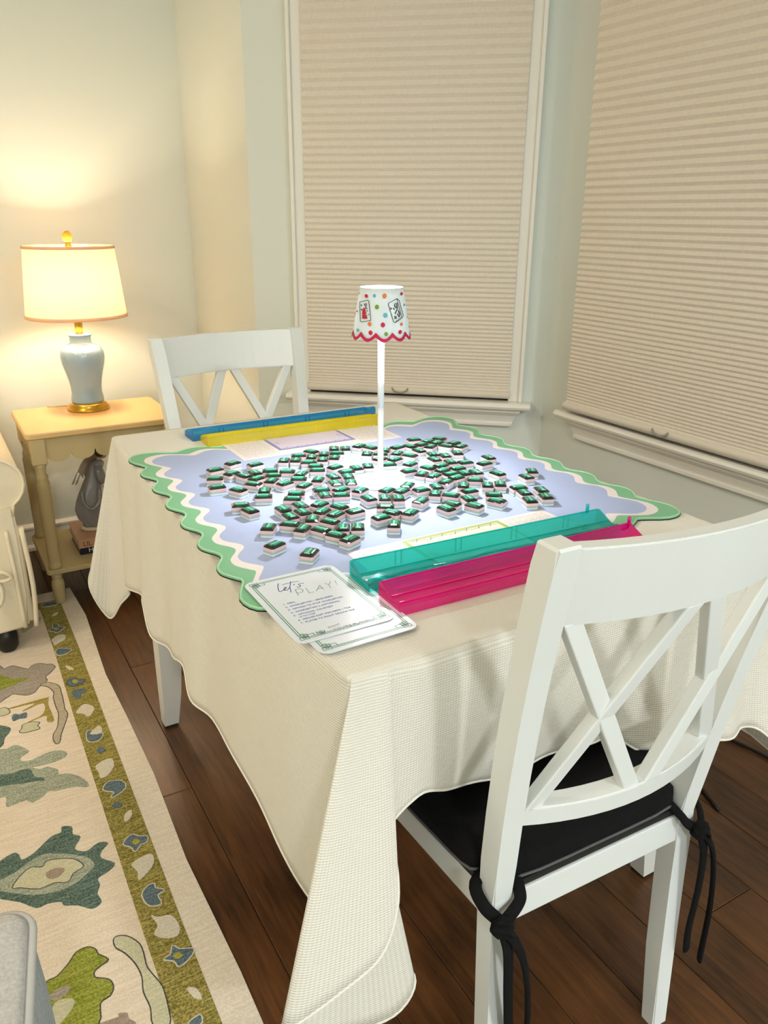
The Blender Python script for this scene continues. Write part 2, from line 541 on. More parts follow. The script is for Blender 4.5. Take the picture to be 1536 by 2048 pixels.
def offset_poly(pts, d):
    n = len(pts)
    area = sum(pts[i][0]*pts[(i+1) % n][1] - pts[(i+1) % n][0]*pts[i][1] for i in range(n))
    s = 1 if area > 0 else -1
    out = []
    for i in range(n):
        a, b = Vector(pts[i-1]), Vector(pts[(i+1) % n])
        t = (b-a)
        if t.length < 1e-9:
            out.append(pts[i])
            continue
        t.normalize()
        out.append((pts[i][0] + s*t.y*d, pts[i][1] - s*t.x*d))
    return out

def ribbon(name, strokes, w, z, m, parent=None, loc=None):
    """flat printed strokes (2D polylines) joined into one print"""
    vs, fs = [], []
    for st in strokes:
        for i in range(len(st)-1):
            a, b = Vector(st[i][:2]), Vector(st[i+1][:2])
            t = b-a
            if t.length < 1e-7:
                continue
            t.normalize()
            n = Vector((-t.y, t.x))*(w/2)
            e = t*(w*0.35)
            k = len(vs)
            for q in (a-e-n, b+e-n, b+e+n, a-e+n):
                vs.append((q.x, q.y, z))
            fs.append((k, k+1, k+2, k+3))
    o = part(name, vs, fs, m, parent, loc=loc)
    o['kind'] = 'stuff'
    return o

def text_mesh(name, body, size, m, parent, loc, rot=(0, 0, 0), align='LEFT', extr=0.0001):
    cu = bpy.data.curves.new(name, 'FONT')
    cu.body = body
    cu.size = size
    cu.align_x = align
    cu.extrude = extr
    cu.resolution_u = 2
    tmp = bpy.data.objects.new(name + '_tmp', cu)
    COL.objects.link(tmp)
    dg = bpy.context.evaluated_depsgraph_get()
    me = bpy.data.meshes.new_from_object(tmp.evaluated_get(dg))
    bpy.data.objects.remove(tmp)
    bpy.data.curves.remove(cu)
    me.materials.clear()
    me.materials.append(M[m])
    o = link(name, me, parent, loc)
    o.rotation_euler = rot
    return o

def dup(root, loc, rz, label=None, group=None):
    r = root.copy()
    COL.objects.link(r)
    r.location = loc
    r.rotation_euler = (0, 0, rz)
    if label:
        r['label'] = label
    if group:
        r['group'] = group
    for ch in list(root.children):
        c = ch.copy()
        COL.objects.link(c)
        c.parent = r
        for g in list(ch.children):
            d = g.copy()
            COL.objects.link(d)
            d.parent = c
    return r

def structure(o):
    o['kind'] = 'structure'
    return o

# ------------------------------------------------------------------ measured data
RUG="""
outl gray -631 892 -623 872 -601 878 -583 858 -562 837 -549 851 -530 853 -511 836 -501 833 -493 810 -511 784 -526 766 -524 747 -536 734 -551 720 -564 700 -582 696 -600 709 -616 721 -635 708 -665 698 -668 832 -645 909
flat green -647 840 -623 825 -607 803 -585 794 -566 789 -574 779 -595 773 -606 766 -629 762 -655 757
outl beige -543 730 -528 736 -512 721 -500 700 -500 658 -502 611 -505 576 -502 549 -517 504 -532 465 -539 437 -547 430 -551 449 -547 474 -534 499 -527 529 -521 565 -522 601 -521 648 -516 673 -525 708
flat olive -633 654 -540 656 -534 651 -539 616 -536 549 -541 532 -550 535 -554 544 -552 568 -579 564 -594 557 -596 563 -558 581 -550 633 -599 619 -600 625 -569 644 -634 647
outl pale -659 659 -647 662 -640 658 -633 634 -643 625 -662 631
flat slate -631 608 -623 618 -612 609 -595 610 -598 584 -614 588 -630 585
outl pale -621 528 -614 540 -609 556 -588 556 -572 545 -579 534 -575 518 -590 517 -611 519
flat teal -675 584 -641 560 -644 538 -657 518 -664 490 -685 484
flat mist -686 464 -659 470 -639 476 -623 458 -611 434 -618 425 -632 416 -630 400 -609 394 -581 403 -552 402 -532 384 -537 366 -563 359 -593 360 -613 363 -595 347 -582 349 -561 325 -562 306 -542 298 -518 269 -507 235 -515 228 -534 241 -559 246 -578 249 -591 256 -608 243 -630 234 -640 249 -665 247 -682 250 -679 284 -701 304
flat teal -695 373 -658 364 -630 365 -616 355 -615 338 -610 321 -598 314 -594 300 -616 307 -646 315 -666 322 -698 335
flat teal -724 70 -687 93 -675 83 -671 65 -647 73 -610 103 -589 106 -585 123 -566 112 -568 88 -555 72 -572 43 -552 24 -526 36 -508 25 -525 8 -529 -11 -508 -39 -524 -54 -546 -62 -546 -81 -555 -100 -552 -125 -571 -133 -593 -111 -616 -98 -620 -86 -643 -78 -663 -78 -688 -48 -731 -4
flat mist -725 26 -690 35 -663 50 -633 59 -611 50 -581 30 -553 3 -545 -23 -557 -36 -593 -55 -624 -56 -663 -43 -691 -23 -727 8
outl pale -696 -3 -680 19 -659 33 -638 23 -627 35 -599 26 -578 12 -566 -15 -587 -24 -600 -41 -624 -30 -652 -31 -683 -10
flat mauve -634 3 -615 7 -599 -4 -612 -19 -631 -16
outl green -672 -254 -652 -251 -629 -233 -615 -218 -597 -216 -585 -227 -582 -241 -569 -260 -581 -265 -595 -272 -596 -286 -577 -301 -573 -318 -581 -332 -599 -339 -609 -375 -656 -374 -689 -355 -695 -284
flat pale -665 -301 -641 -304 -635 -315 -643 -328 -664 -344 -676 -337
flat gray -671 -284 -653 -276 -637 -281 -642 -293 -662 -296
outl pale -551 -226 -544 -220 -528 -229 -513 -256 -512 -285 -513 -312 -502 -351 -500 -371 -502 -402 -508 -433 -530 -421 -526 -388 -529 -354 -524 -324 -528 -291 -539 -261 -550 -243
flat mauve -606 -377 -593 -377 -577 -379 -576 -373 -563 -379 -563 -390 -555 -402 -561 -403
flat beige -537 1192 -507 1172 -483 1147 -507 1109 -528 1084 -551 1077
flat white -466 801 -458 796 -448 775 -450 768 -461 777
outl slate -478 701 -465 723 -454 723 -446 706 -430 697 -441 680 -451 683 -465 677
flat yellow -462 709 -451 709 -449 693 -460 691
flat slate -472 653 -456 655 -439 646 -440 629 -453 626 -457 607 -469 611 -474 627
flat white -481 542 -464 568 -451 571 -435 547 -443 521 -457 509 -466 529
outw slate -474 437 -462 444 -439 417 -453 393 -476 399
flat white -468 429 -444 453 -436 443 -443 419
flat slate -467 352 -454 364 -447 345 -460 337
flat white -481 292 -460 305 -440 302 -443 270 -463 245 -479 243 -479 266
outw slate -482 198 -466 220 -438 207 -437 180 -463 164 -471 166 -462 179
flat slate -477 133 -464 139 -455 131 -462 120
flat white -461 88 -447 101 -443 92 -455 75
flat slate -477 137 -461 140 -456 128 -469 123
flat white -463 80 -444 102 -445 82 -459 69
outw slate -481 5 -461 24 -449 12 -432 2 -439 -13 -450 -13 -464 -27 -469 -10
flat yellow -464 1 -456 7 -448 -3 -460 -10
flat white -480 -59 -452 -49 -436 -53 -439 -78 -458 -98 -477 -107 -474 -83
outw slate -480 -148 -466 -132 -453 -132 -454 -144 -440 -157 -455 -163 -454 -186 -475 -179
flat white -478 -204 -468 -214 -445 -223 -438 -253 -447 -273 -470 -266 -484 -248 -473 -233
outw slate -482 -310 -469 -306 -461 -290 -453 -303 -431 -315 -442 -329 -463 -337 -467 -322
flat yellow -467 -311 -457 -308 -451 -318 -461 -322
flat white -464 -385 -450 -393 -447 -416 -458 -409
outw slate -480 -448 -460 -443 -461 -456 -473 -459
flat white -450 1141 -443 1156 -429 1163 -434 1147
outw slate -476 1047 -461 1054 -457 1080 -443 1074 -444 1057 -429 1044 -440 1030 -454 1021 -465 1036
flat yellow -461 1050 -452 1057 -445 1041 -455 1035
flat white -477 977 -456 1000 -436 993 -439 964 -457 951 -474 942 -475 958
outw slate -477 893 -467 912 -436 891 -440 879 -460 869 -474 875
outw slate -470 1228 -453 1250 -424 1239 -428 1219
"""
LETS=[
[(-0.2904, -0.4519), (-0.2947, -0.4607), (-0.2986, -0.4728), (-0.2975, -0.4767), (-0.2931, -0.4743)] ,
[(-0.2937, -0.4748), (-0.2892, -0.4732), (-0.2855, -0.4687), (-0.2869, -0.4671), (-0.2903, -0.4718), (-0.2906, -0.4765), (-0.2873, -0.4767), (-0.2811, -0.4704)] ,
[(-0.2726, -0.4543), (-0.2807, -0.4706), (-0.2858, -0.4861)] ,
[(-0.2865, -0.4582), (-0.2738, -0.457), (-0.2625, -0.4591)] ,
[(-0.272, -0.4639), (-0.2729, -0.4675)] ,
[(-0.2589, -0.4687), (-0.2624, -0.4668), (-0.2666, -0.4682), (-0.266, -0.4739), (-0.2703, -0.4765), (-0.2718, -0.474)] ,
]
PLAY=[
[(-0.2777, -0.4813), (-0.2805, -0.499)] ,
[(-0.2777, -0.4813), (-0.2707, -0.4812), (-0.2685, -0.4877), (-0.2717, -0.4928), (-0.28, -0.4921)] ,
[(-0.2625, -0.4841), (-0.2647, -0.5), (-0.2574, -0.5)] ,
[(-0.2542, -0.4998), (-0.2418, -0.485), (-0.2424, -0.4996)] ,
[(-0.2494, -0.4944), (-0.2424, -0.4946)] ,
[(-0.2328, -0.483), (-0.23, -0.49), (-0.2231, -0.4821)] ,
[(-0.23, -0.49), (-0.232, -0.5001)] ,
[(-0.2164, -0.4824), (-0.2189, -0.4921)] ,
[(-0.2195, -0.4951), (-0.2198, -0.497)] ,
]

TILES = "-2050,685,8;-1592,933,19;-1226,629,12;-1842,293,23;-1683,45,108;-1428,112,92;-1121,87,158;-1539,-238,22;-1172,-207,155;-1340,-504,47;-1707,-513,129;-2232,144,156;-2371,-362,175;-2076,-695,117;-1670,-982,61;-1805,-1270,156;-1172,-766,19;-842,-121,150;-2331,-1500,164;-2281,-1830,102;-599,605,57;-381,504,58;-188,781,158;175,931,116;17,559,56;321,617,63;135,280,59;-205,247,155;706,898,64;916,774,67;601,561,154;406,278,56;1285,814,30;-187,-54,154;-281,-319,153;118,-318,17;-664,-387,45;-833,-652,150;-911,-1066,33;-531,-876,52;177,-700,174;468,-575,83;-194,-857,87;-343,-1227,81;63,-980,73;-58,-1328,67;-739,-1442,168;-818,-1747,80;-411,-1605,17;-547,-1874,160;-119,-1815,31;-1224,-1409,151;-1396,-1630,147;-1420,-2016,94;-1104,-2135,23;-1763,-2051,92;-1788,-2420,91;-1529,-2343,91;-1219,-2465,32;-852,-2407,111;-1078,-2705,27;-1523,-2722,58;-1310,-2960,119;-2303,-2707,55;-1939,-2745,135;-1846,-3037,43;-1600,-3216,116;-1486,-3525,121;-1249,-3313,60;-2499,-3434,23;-2157,-3967,43;-1030,-3404,63;-1378,-3791,23;-724,-2740,5;-195,-2279,89;313,-2050,27;533,-2217,26;805,-1989,41;65,-2402,61;268,-2534,67;-146,-2785,150;-190,-3097,119;-476,-3212,4;-451,-3590,57;71,-3262,32;1448,579,113;1146,199,53;1387,49,148;1197,-268,24;1156,-683,165;1459,-434,19;1609,239,53;1728,-78,42;1956,313,14;2627,677,171;2259,260,105;2250,-128,92;1884,-343,118;1557,-875,24;1289,-1254,0;733,-570,68;3182,472,123;2838,416,23;2548,265,19;2955,219,24;2644,22,33;2983,-94,117;3259,2,18;3244,-285,25;2352,-510,75;2531,-714,74;2873,-678,68;2178,-835,86;2367,-1151,79;2618,-1326,173;1744,-1255,109;2052,-1258,14;2246,-1579,179;1899,-1544,19;1906,-1810,3;1876,-2056,10;2185,-1904,86;2416,-1968,81;1404,-1548,39;1550,-1759,29;1547,-2174,28;1232,-2332,75;889,-2338,2;1001,-2641,50;1206,-2852,128;1722,-2514,53;2115,-2351,145;1630,-2831,179;1369,-3170,80;958,-3235,113;732,-3389,101;1247,-3508,111;545,-2848,31;2136,-2714,56;2378,-2792,57;3257,-1273,84;2918,-1577,6;2743,-2239,96;3441,-2450,61;3112,-2679,82;2555,-3122,168;2463,-3399,75;2283,-3773,69;2850,-3424,71;2666,-3757,69;1896,-3217,148;1748,-3506,117"

# ================================================================== the room
AX, AY = 0.31, 1.79            # corner of the back wall and the short return
CA = math.radians(-41)         # direction of the angled bay wall
BC = (0.31, 1.14)
CD = (BC[0] + 0.9603*math.cos(CA), BC[1] + 0.9603*math.sin(CA))
XL, YF = -3.2, -5.6
def wall(name, poly):
    return structure(prism(name, poly, 0.0, CEIL, 'wall'))
wall('wall_back', [(XL, AY), (AX, AY), (AX, AY+0.12), (XL, AY+0.12)])
wall('wall_return', [(AX, BC[1]), (AX+0.10, BC[1]), (AX+0.10, AY+0.12), (AX, AY+0.12)])
wall('wall_bay', [BC, CD, (CD[0]+0.10, CD[1]+0.09), (BC[0]+0.10, BC[1]+0.13)])
wall('wall_right', [(CD[0], YF), (CD[0]+0.12, YF), (CD[0]+0.12, CD[1]+0.1), CD])
wall('wall_left', [(XL-0.12, YF), (XL, YF), (XL, AY+0.12), (XL-0.12, AY+0.12)])
wall('wall_front', [(XL-0.12, YF-0.12), (CD[0]+0.12, YF-0.12), (CD[0]+0.12, YF), (XL-0.12, YF)])
structure(prism('ceiling', [(XL-0.12, YF-0.12), (CD[0]+0.2, YF-0.12), (CD[0]+0.2, AY+0.12), (XL-0.12, AY+0.12)], CEIL, CEIL+0.08, 'ceiling'))
floor = structure(prism('floor', [(XL-0.12, YF-0.12), (CD[0]+0.2, YF-0.12), (CD[0]+0.2, AY+0.12), (XL-0.12, AY+0.12)], -0.08, -0.003, 'subfloor'))

# floor planks, each its own board, running along y
PW, PL = 0.125, 1.20
plank_me = {}
def plank_mesh(w, l):
    key = (round(w, 4), round(l, 3))
    if key not in plank_me:
        g = 0.0006
        e = 0.0012
        x0, x1, y0, y1 = g, w-g, g, l-g
        vs = [(x0, y0, -0.0029), (x1, y0, -0.0029), (x1, y1, -0.0029), (x0, y1, -0.0029),
              (x0, y0, -0.0012), (x1, y0, -0.0012), (x1, y1, -0.0012), (x0, y1, -0.0012),
              (x0+e, y0+e, 0), (x1-e, y0+e, 0), (x1-e, y1-e, 0), (x0+e, y1-e, 0)]
        fs = [(0, 1, 5, 4), (1, 2, 6, 5), (2, 3, 7, 6), (3, 0, 4, 7), (4, 5, 9, 8), (5, 6, 10, 9), (6, 7, 11, 10), (7, 4, 8, 11), (8, 9, 10, 11)]
        plank_me[key] = mesh('plank', vs, fs, 'plank')
    return plank_me[key]
col = 0
x = -0.30 - 13*PW
ends = {}
while x < CD[0]:
    w = min(PW, CD[0]-x)
    idx = round((x + 0.30)/PW)
    off = {0: 0.707, -1: 0.115, 1: 0.36}.get(idx, random.uniform(0, PL))
    y = AY
    first = (AY - off) % PL
    cuts = [AY]
    yy = AY - first if first > 0.05 else AY - first - PL
    while yy > -2.6:
        cuts.append(yy)
        yy -= PL
    cuts.append(max(yy, -3.4))
    for a, b in zip(cuts[1:], cuts[:-1]):
        if b - a > 0.02:
            link('plank', plank_mesh(w, b-a), floor, (x, a, 0))
    x += PW

# baseboards
def baseboard(name, p0, p1, h=0.105):
    d = Vector((p1[0]-p0[0], p1[1]-p0[1], 0))
    L = d.length
    e = bpy.data.objects.new(name, None)
    prof = [(0, 0), (-0.026, 0), (-0.026, 0.012), (-0.020, 0.020), (-0.014, 0.022), (-0.014, h-0.022), (-0.017, h-0.018), (-0.017, h-0.010), (-0.010, h-0.004), (-0.006, h), (0, h)]
    o = extrude_x(name, prof, 0, L, 'trim')
    o.location = (p0[0], p0[1], 0)
    o.rotation_euler = (0, 0, math.atan2(d.y, d.x))
    bpy.data.objects.remove(e)
    return structure(o)
baseboard('baseboard_back', (XL, AY), (AX, AY))
baseboard('baseboard_return', (AX, AY), BC)
baseboard('baseboard_bay', BC, CD)
baseboard('baseboard_right', CD, (CD[0], YF))

# windows: local x runs along the wall, local -y points into the room
def window(name, origin, rz, s0, s1, zs, zt, cas, label):
    w = bpy.data.objects.new(name, None)
    COL.objects.link(w)
    w.location = (origin[0], origin[1], 0)
    w.rotation_euler = (0, 0, rz)
    structure(w)
    w['label'] = label
    stool = [(0, zs-0.022), (-0.052, zs-0.022), (-0.058, zs-0.018), (-0.061, zs-0.011), (-0.058, zs-0.004), (-0.052, zs), (0, zs)]
    extrude_x('window_sill', stool, s0-0.028, s1+0.028, 'trim', w)
    z = zs-0.022
    ap = [(0, z), (-0.040, z), (-0.040, z-0.010), (-0.034, z-0.016), (-0.026, z-0.024), (-0.022, z-0.036), (-0.020, z-0.044), (-0.020, z-0.047), (-0.023, z-0.050), (-0.023, z-0.058), (-0.018, z-0.062), (0, z-0.062)]
    # apron with ends that slope inwards
    n = len(ap)
    vs = []
    for side in (0, 1):
        for yy, zz in ap:
            t = (z-zz)*0.42 + (0.040+yy)*0.35
            vs.append(((s0+t) if side == 0 else (s1-t), yy, zz))
    fs = [(j, (j+1) % n, n+(j+1) % n, n+j) for j in range(n)] + [tuple(range(n-1, -1, -1)), tuple(range(n, 2*n))]
    bm = bmesh.new()
    bv = [bm.verts.new(v) for v in vs]
    for f in fs:
        bm.faces.new([bv[i] for i in f])
    bmesh.ops.recalc_face_normals(bm, faces=list(bm.faces))
    from_bm('apron', bm, 'trim', w)
    for a, b, sgn in ((s0, s0+cas, 1), (s1-cas, s1, -1)):
        o = a if sgn > 0 else b
        c = box('casing', a, b, -0.016, 0, zs, zt+cas, 'trim', w, 0.002)
        bx0, bx1 = (a, a+0.012) if sgn > 0 else (b-0.012, b)
        box('casing_bead', bx0, bx1, -0.026, -0.0161, zs, zt+cas, 'trim', w, 0.003)
    box('casing', s0, s1, -0.0162, 0, zt, zt+cas+0.001, 'trim', w, 0.002)
    box('pane', s0+cas, s1-cas, -0.003, -0.0005, zs, zt, 'glass', w, 0)
    return w
window('window_1', BC, CA, 0.142, 0.893, 0.690, 2.15, 0.045, 'white trimmed window in the angled bay wall')
window('window_2', CD, -PI/2, 0.145, 1.45, 0.695, 2.15, 0.045, 'white trimmed window in the right wall')

def blind(origin, rz, s0, s1, z0, z1, y0, hs, label):
    t = thing('cellular_shade', label, 'window shade', (origin[0], origin[1], 0), rz, 'pleated shades on the windows')
    prof = []
    z = z0 + 0.020
    dep = 0.0055
    rows = []
    while z < z1-0.04:
        k = min(1.0, max(0.0, (z-z0)/1.05))
        p = 0.0080 + 0.0178*k**0.8
        rows.append((y0 - 0.006, z))
        dep = 0.21*p
        rows.append((y0 - 0.006 - dep, z + p*0.42))
        rows.append((y0 - 0.006 - dep*0.9, z + p*0.50))
        z += p
    rows.append((y0-0.006, z))
    vs, fs, mi = [], [], []
    for yy, zz in rows:
        vs += [(s0+0.003, yy, zz), (s1-0.003, yy, zz)]
    for i in range(len(rows)-1):
        fs.append((2*i, 2*i+1, 2*i+3, 2*i+2))
    # flat back sheet closes the cells
    k = len(vs)
    vs += [(s0+0.003, y0, z0+0.02), (s1-0.003, y0, z0+0.02), (s1-0.003, y0, z), (s0+0.003, y0, z)]
    fs.append((k+3, k+2, k+1, k))
    part('pleated_fabric', vs, fs, 'shade_fabric', t)
    rail = [(y0+0.004, z0+0.002), (y0-0.004, z0-0.001), (y0-0.014, z0), (y0-0.019, z0+0.006), (y0-0.020, z0+0.014), (y0-0.016, z0+0.021), (y0-0.004, z0+0.024), (y0+0.004, z0+0.023)]
    smooth_sharp(extrude_x('bottom_rail', rail, s0, s1, 'shade_rail', t), 50)
    box('head_rail', s0, s1, y0-0.025, y0+0.004, z-0.01, z+0.04, 'shade_rail', t, 0.004)
    hp = [(hs + 0.026*math.sin(a), y0-0.022-0.004*math.cos(a)**2, z0 + 0.022 - 0.016*math.cos(a)) for a in [i*PI/10 - PI/2 for i in range(11)]]
    tube('handle', hp, [0.0015]+[0.003]*9+[0.0015], 'clear', t, 8)
    return t
blind(BC, CA, 0.183, 0.853, 0.700, 2.14, -0.012, 0.497, 'narrow pleated beige shade on the bay window behind the lamp')
blind(CD, -PI/2, 0.158, 1.42, 0.706, 2.14, -0.046, 0.535, 'wide pleated beige shade on the window at the right wall')

# recessed ceiling lamps (the room's own light)
for i, (lx, ly, lw, lc) in enumerate(CEILING_LIGHTS):
    t = thing('ceiling_light', ('cool white recessed ceiling lamp behind the left of the room', 'cool white recessed ceiling lamp behind the near chair', 'warm recessed ceiling lamp over the rug', 'warm recessed ceiling lamp before the sofa')[i], 'ceiling light', (lx, ly, CEIL), 0, 'recessed lamps in the ceiling')
    lathe('trim_ring', [(0.175, -0.001), (0.195, -0.001), (0.195, -0.006), (0.175, -0.008)], 'trim', t, 28)
    ld = bpy.data.lights.new('ceiling_lamp', 'AREA')
    ld.shape = 'DISK'
    ld.size = 0.34
    ld.energy = lw
    ld.color = lc
    lo = bpy.data.objects.new('lamp', ld)
    COL.objects.link(lo)
    lo.parent = t
    lo.location = (0, 0, -0.012)

# black cable on the floor by the right wall
cab = catmull([(0.70, -0.55, 0.005), (0.78, -0.36, 0.005), (0.86, -0.30, 0.005), (0.93, -0.36, 0.005), (0.97, -0.55, 0.005), (0.96, -0.8, 0.005), (0.90, -1.1, 0.005)], 5, False)
tag(tube('floor_cable', cab, 0.004, 'cable', None, 8), 'black cable curling on the wood floor by the right baseboard', 'cable')

# ================================================================== rug
rug = thing('area_rug', 'cream flat-woven floral rug with an olive green border band', 'rug', (-1.2, 0.2, 0))
def rp(x, y):
    return (x + 1.2, y - 0.2)
RZ = 0.006
outer = [(-2.6, -1.5), (-0.381, -1.5), (-0.379, -0.9), (-0.372, -0.4), (-0.378, -0.1), (-0.366, 0.2), (-0.367, 0.45), (-0.372, 0.7), (-0.362, 0.9), (-0.352, 1.1), (-0.362, 1.34), (-0.6, 1.325), (-1.2, 1.33), (-2.6, 1.33)]
prism('border', [rp(*p) for p in outer], 0.0005, RZ, 'rug_border', rug)
prism('field', [rp(*p) for p in [(-2.45, -1.4), (-0.505, -1.4), (-0.500, -0.2), (-0.490, 0.49), (-0.480, 0.9), (-0.478, 1.212), (-2.45, 1.212)]], RZ-0.001, RZ+0.0006, 'rug_cream', rug)
prism('band', [rp(*p) for p in [(-0.505, -1.4), (-0.437, -1.4), (-0.431, -0.25), (-0.420, 0.45), (-0.411, 0.9), (-0.409, 1.262), (-2.45, 1.262), (-2.45, 1.212), (-0.478, 1.212), (-0.480, 0.9), (-0.490, 0.49), (-0.500, -0.2)]], RZ-0.001, RZ+0.0008, 'rug_band', rug)
mz = RZ + 0.0010
for li, line in enumerate(RUG.strip().splitlines()):
    kind, colr, *nums = line.split()
    v = [int(a)/1000.0 for a in nums]
    pts = [rp(v[i], v[i+1]) for i in range(0, len(v), 2)]
    pts = catmull(pts, 3, True)
    z = mz + 0.00003*li
    if kind != 'flat':
        prism('motif_outline', offset_poly(pts, 0.0022), RZ, z-0.000012, 'rug_dark' if kind == 'outl' else 'rug_white', rug)
    prism('motif', pts, RZ, z, 'rug_' + colr, rug)

# ================================================================== dining table, cloth, mat
X0, X1, Y0, Y1 = -0.315, 0.462, -0.707, 0.492
TZ = 0.755
tb = thing('dining_table', 'white dining table with square tapered legs under the cloth', 'table', ((X0+X1)/2, (Y0+Y1)/2, 0))
hx, hy = (X1-X0)/2-0.004, (Y1-Y0)/2-0.004
box('tabletop', -hx, hx, -hy, hy, 0.725, TZ-0.003, 'wood_table', tb, 0.004)
for sx in (-1, 1):
    for sy in (-1, 1):
        ox, oy = sx*(hx-0.018), sy*(hy-0.088 if sy > 0 else hy-0.10)
        wt, wb = 0.058, 0.036
        # outer faces stay plumb, inner faces taper
        def ring(w, z):
            xa, xb = (ox-w, ox) if sx > 0 else (ox, ox+w)
            ya, yb = (oy-w, oy) if sy > 0 else (oy, oy+w)
            return [(xa, ya, z), (xb, ya, z), (xb, yb, z), (xa, yb, z)]
        lo = wb
        rings = [ring(wb, 0.008), ring(0.047, 0.10), ring(0.055, 0.22), ring(wt, 0.36), ring(wt, 0.725)]
        vs, fs = sweep_verts(None, rings)
        lg = part('leg', vs, fs, 'wood_table', tb)
        c = ring(wb-0.004, 0)[0]
        xs = [p[0] for p in ring(wb, 0)]
        ys = [p[1] for p in ring(wb, 0)]
        vs, fs = hexa(boxv(min(xs)+0.002, max(xs)-0.002, min(ys)+0.002, max(ys)-0.002, 0.0, 0.008))
        part('foot_pad', vs, fs, 'rubber', lg)
for a in (-1, 1):
    box('apron', -hx+0.08, hx-0.08, a*(hy-0.11)-0.011, a*(hy-0.11)+0.011, 0.64, 0.7245, 'wood_table', tb, 0.002)
    box('apron', a*(hx-0.05)-0.011, a*(hx-0.05)+0.011, -hy+0.17, hy-0.17, 0.64, 0.7245, 'wood_table', tb, 0.002)

# tablecloth: ribs run from the table edge (top) to the hem; they are lofted round the table
RIBS = [
    # left side, from the far-left corner towards the near-left corner
    (-0.315, 0.470, -0.322, 0.470, 0.352), (-0.315, 0.440, -0.338, 0.425, 0.395),
    (-0.315, 0.34, -0.346, 0.345, 0.424), (-0.315, 0.25, -0.338, 0.25, 0.450), (-0.315, 0.185, -0.350, 0.185, 0.458), (-0.315, 0.135, -0.352, 0.130, 0.408),
    (-0.315, 0.05, -0.338, 0.05, 0.418), (-0.315, -0.03, -0.347, -0.035, 0.440), (-0.315, -0.12, -0.350, -0.115, 0.464), (-0.315, -0.165, -0.356, -0.168, 0.425),
    (-0.315, -0.24, -0.340, -0.24, 0.424), (-0.315, -0.37, -0.348, -0.37, 0.436), (-0.315, -0.47, -0.347, -0.475, 0.425), (-0.315, -0.56, -0.347, -0.56, 0.400),
    (-0.315, -0.640, -0.343, -0.620, 0.385), (-0.315, -0.680, -0.330, -0.672, 0.370),
    # the folded near-left corner
    (-0.3135, -0.700, -0.285, -0.700, 0.315), (-0.3125, -0.7045, -0.226, -0.728, 0.262), (-0.311, -0.7055, -0.262, -0.735, 0.215), (-0.309, -0.7062, -0.36, -0.722, 0.225), (-0.306, -0.7066, -0.420, -0.726, 0.292), (-0.301, -0.7070, -0.412, -0.742, 0.305),
    (-0.290, -0.7070, -0.350, -0.752, 0.336), (-0.276, -0.7070, -0.296, -0.756, 0.368), (-0.266, -0.7070, -0.268, -0.748, 0.425), (-0.258, -0.7070, -0.264, -0.736, 0.49), (-0.248, -0.7070, -0.272, -0.718, 0.52),
    # near side, hem resting on the chair seat
    (-0.215, -0.707, -0.215, -0.702, 0.552), (-0.165, -0.707, -0.160, -0.690, 0.530), (-0.106, -0.707, -0.106, -0.676, 0.510), (-0.043, -0.707, -0.043, -0.680, 0.500), (0.03, -0.707, 0.035, -0.672, 0.500), (0.09, -0.707, 0.10, -0.692, 0.508), (0.145, -0.707, 0.150, -0.688, 0.500),
    (0.19, -0.707, 0.195, -0.712, 0.470), (0.24, -0.707, 0.24, -0.735, 0.470), (0.31, -0.707, 0.31, -0.715, 0.452), (0.37, -0.707, 0.38, -0.735, 0.440), (0.42, -0.707, 0.43, -0.722, 0.438), (0.448, -0.707, 0.465, -0.742, 0.425),
    # near-right corner
    (0.462, -0.700, 0.560, -0.770, 0.320), (0.462, -0.672, 0.500, -0.668, 0.390),
    # right side
    (0.462, -0.60, 0.49, -0.60, 0.425), (0.462, -0.45, 0.482, -0.45, 0.43), (0.462, -0.30, 0.50, -0.30, 0.43), (0.462, -0.12, 0.485, -0.12, 0.43), (0.462, 0.06, 0.50, 0.06, 0.43), (0.462, 0.22, 0.485, 0.22, 0.43), (0.462, 0.36, 0.495, 0.36, 0.43), (0.462, 0.44, 0.495, 0.44, 0.40),
    (0.462, 0.480, 0.525, 0.535, 0.30), (0.435, 0.492, 0.435, 0.505, 0.40),
    # far side
    (0.33, 0.492, 0.33, 0.503, 0.43), (0.18, 0.492, 0.18, 0.500, 0.43), (0.02, 0.492, 0.02, 0.503, 0.43), (-0.12, 0.492, -0.12, 0.500, 0.43), (-0.21, 0.492, -0.205, 0.505, 0.43), (-0.26, 0.492, -0.258, 0.530, 0.42), (-0.289, 0.492, -0.308, 0.575, 0.425),
    # far-left corner
    (-0.302, 0.492, -0.372, 0.590, 0.405), (-0.311, 0.489, -0.402, 0.560, 0.352), (-0.3145, 0.483, -0.366, 0.548, 0.258), (-0.315, 0.477, -0.340, 0.505, 0.312),
]
ribs = catmull([tuple(r) for r in RIBS], 6, True)
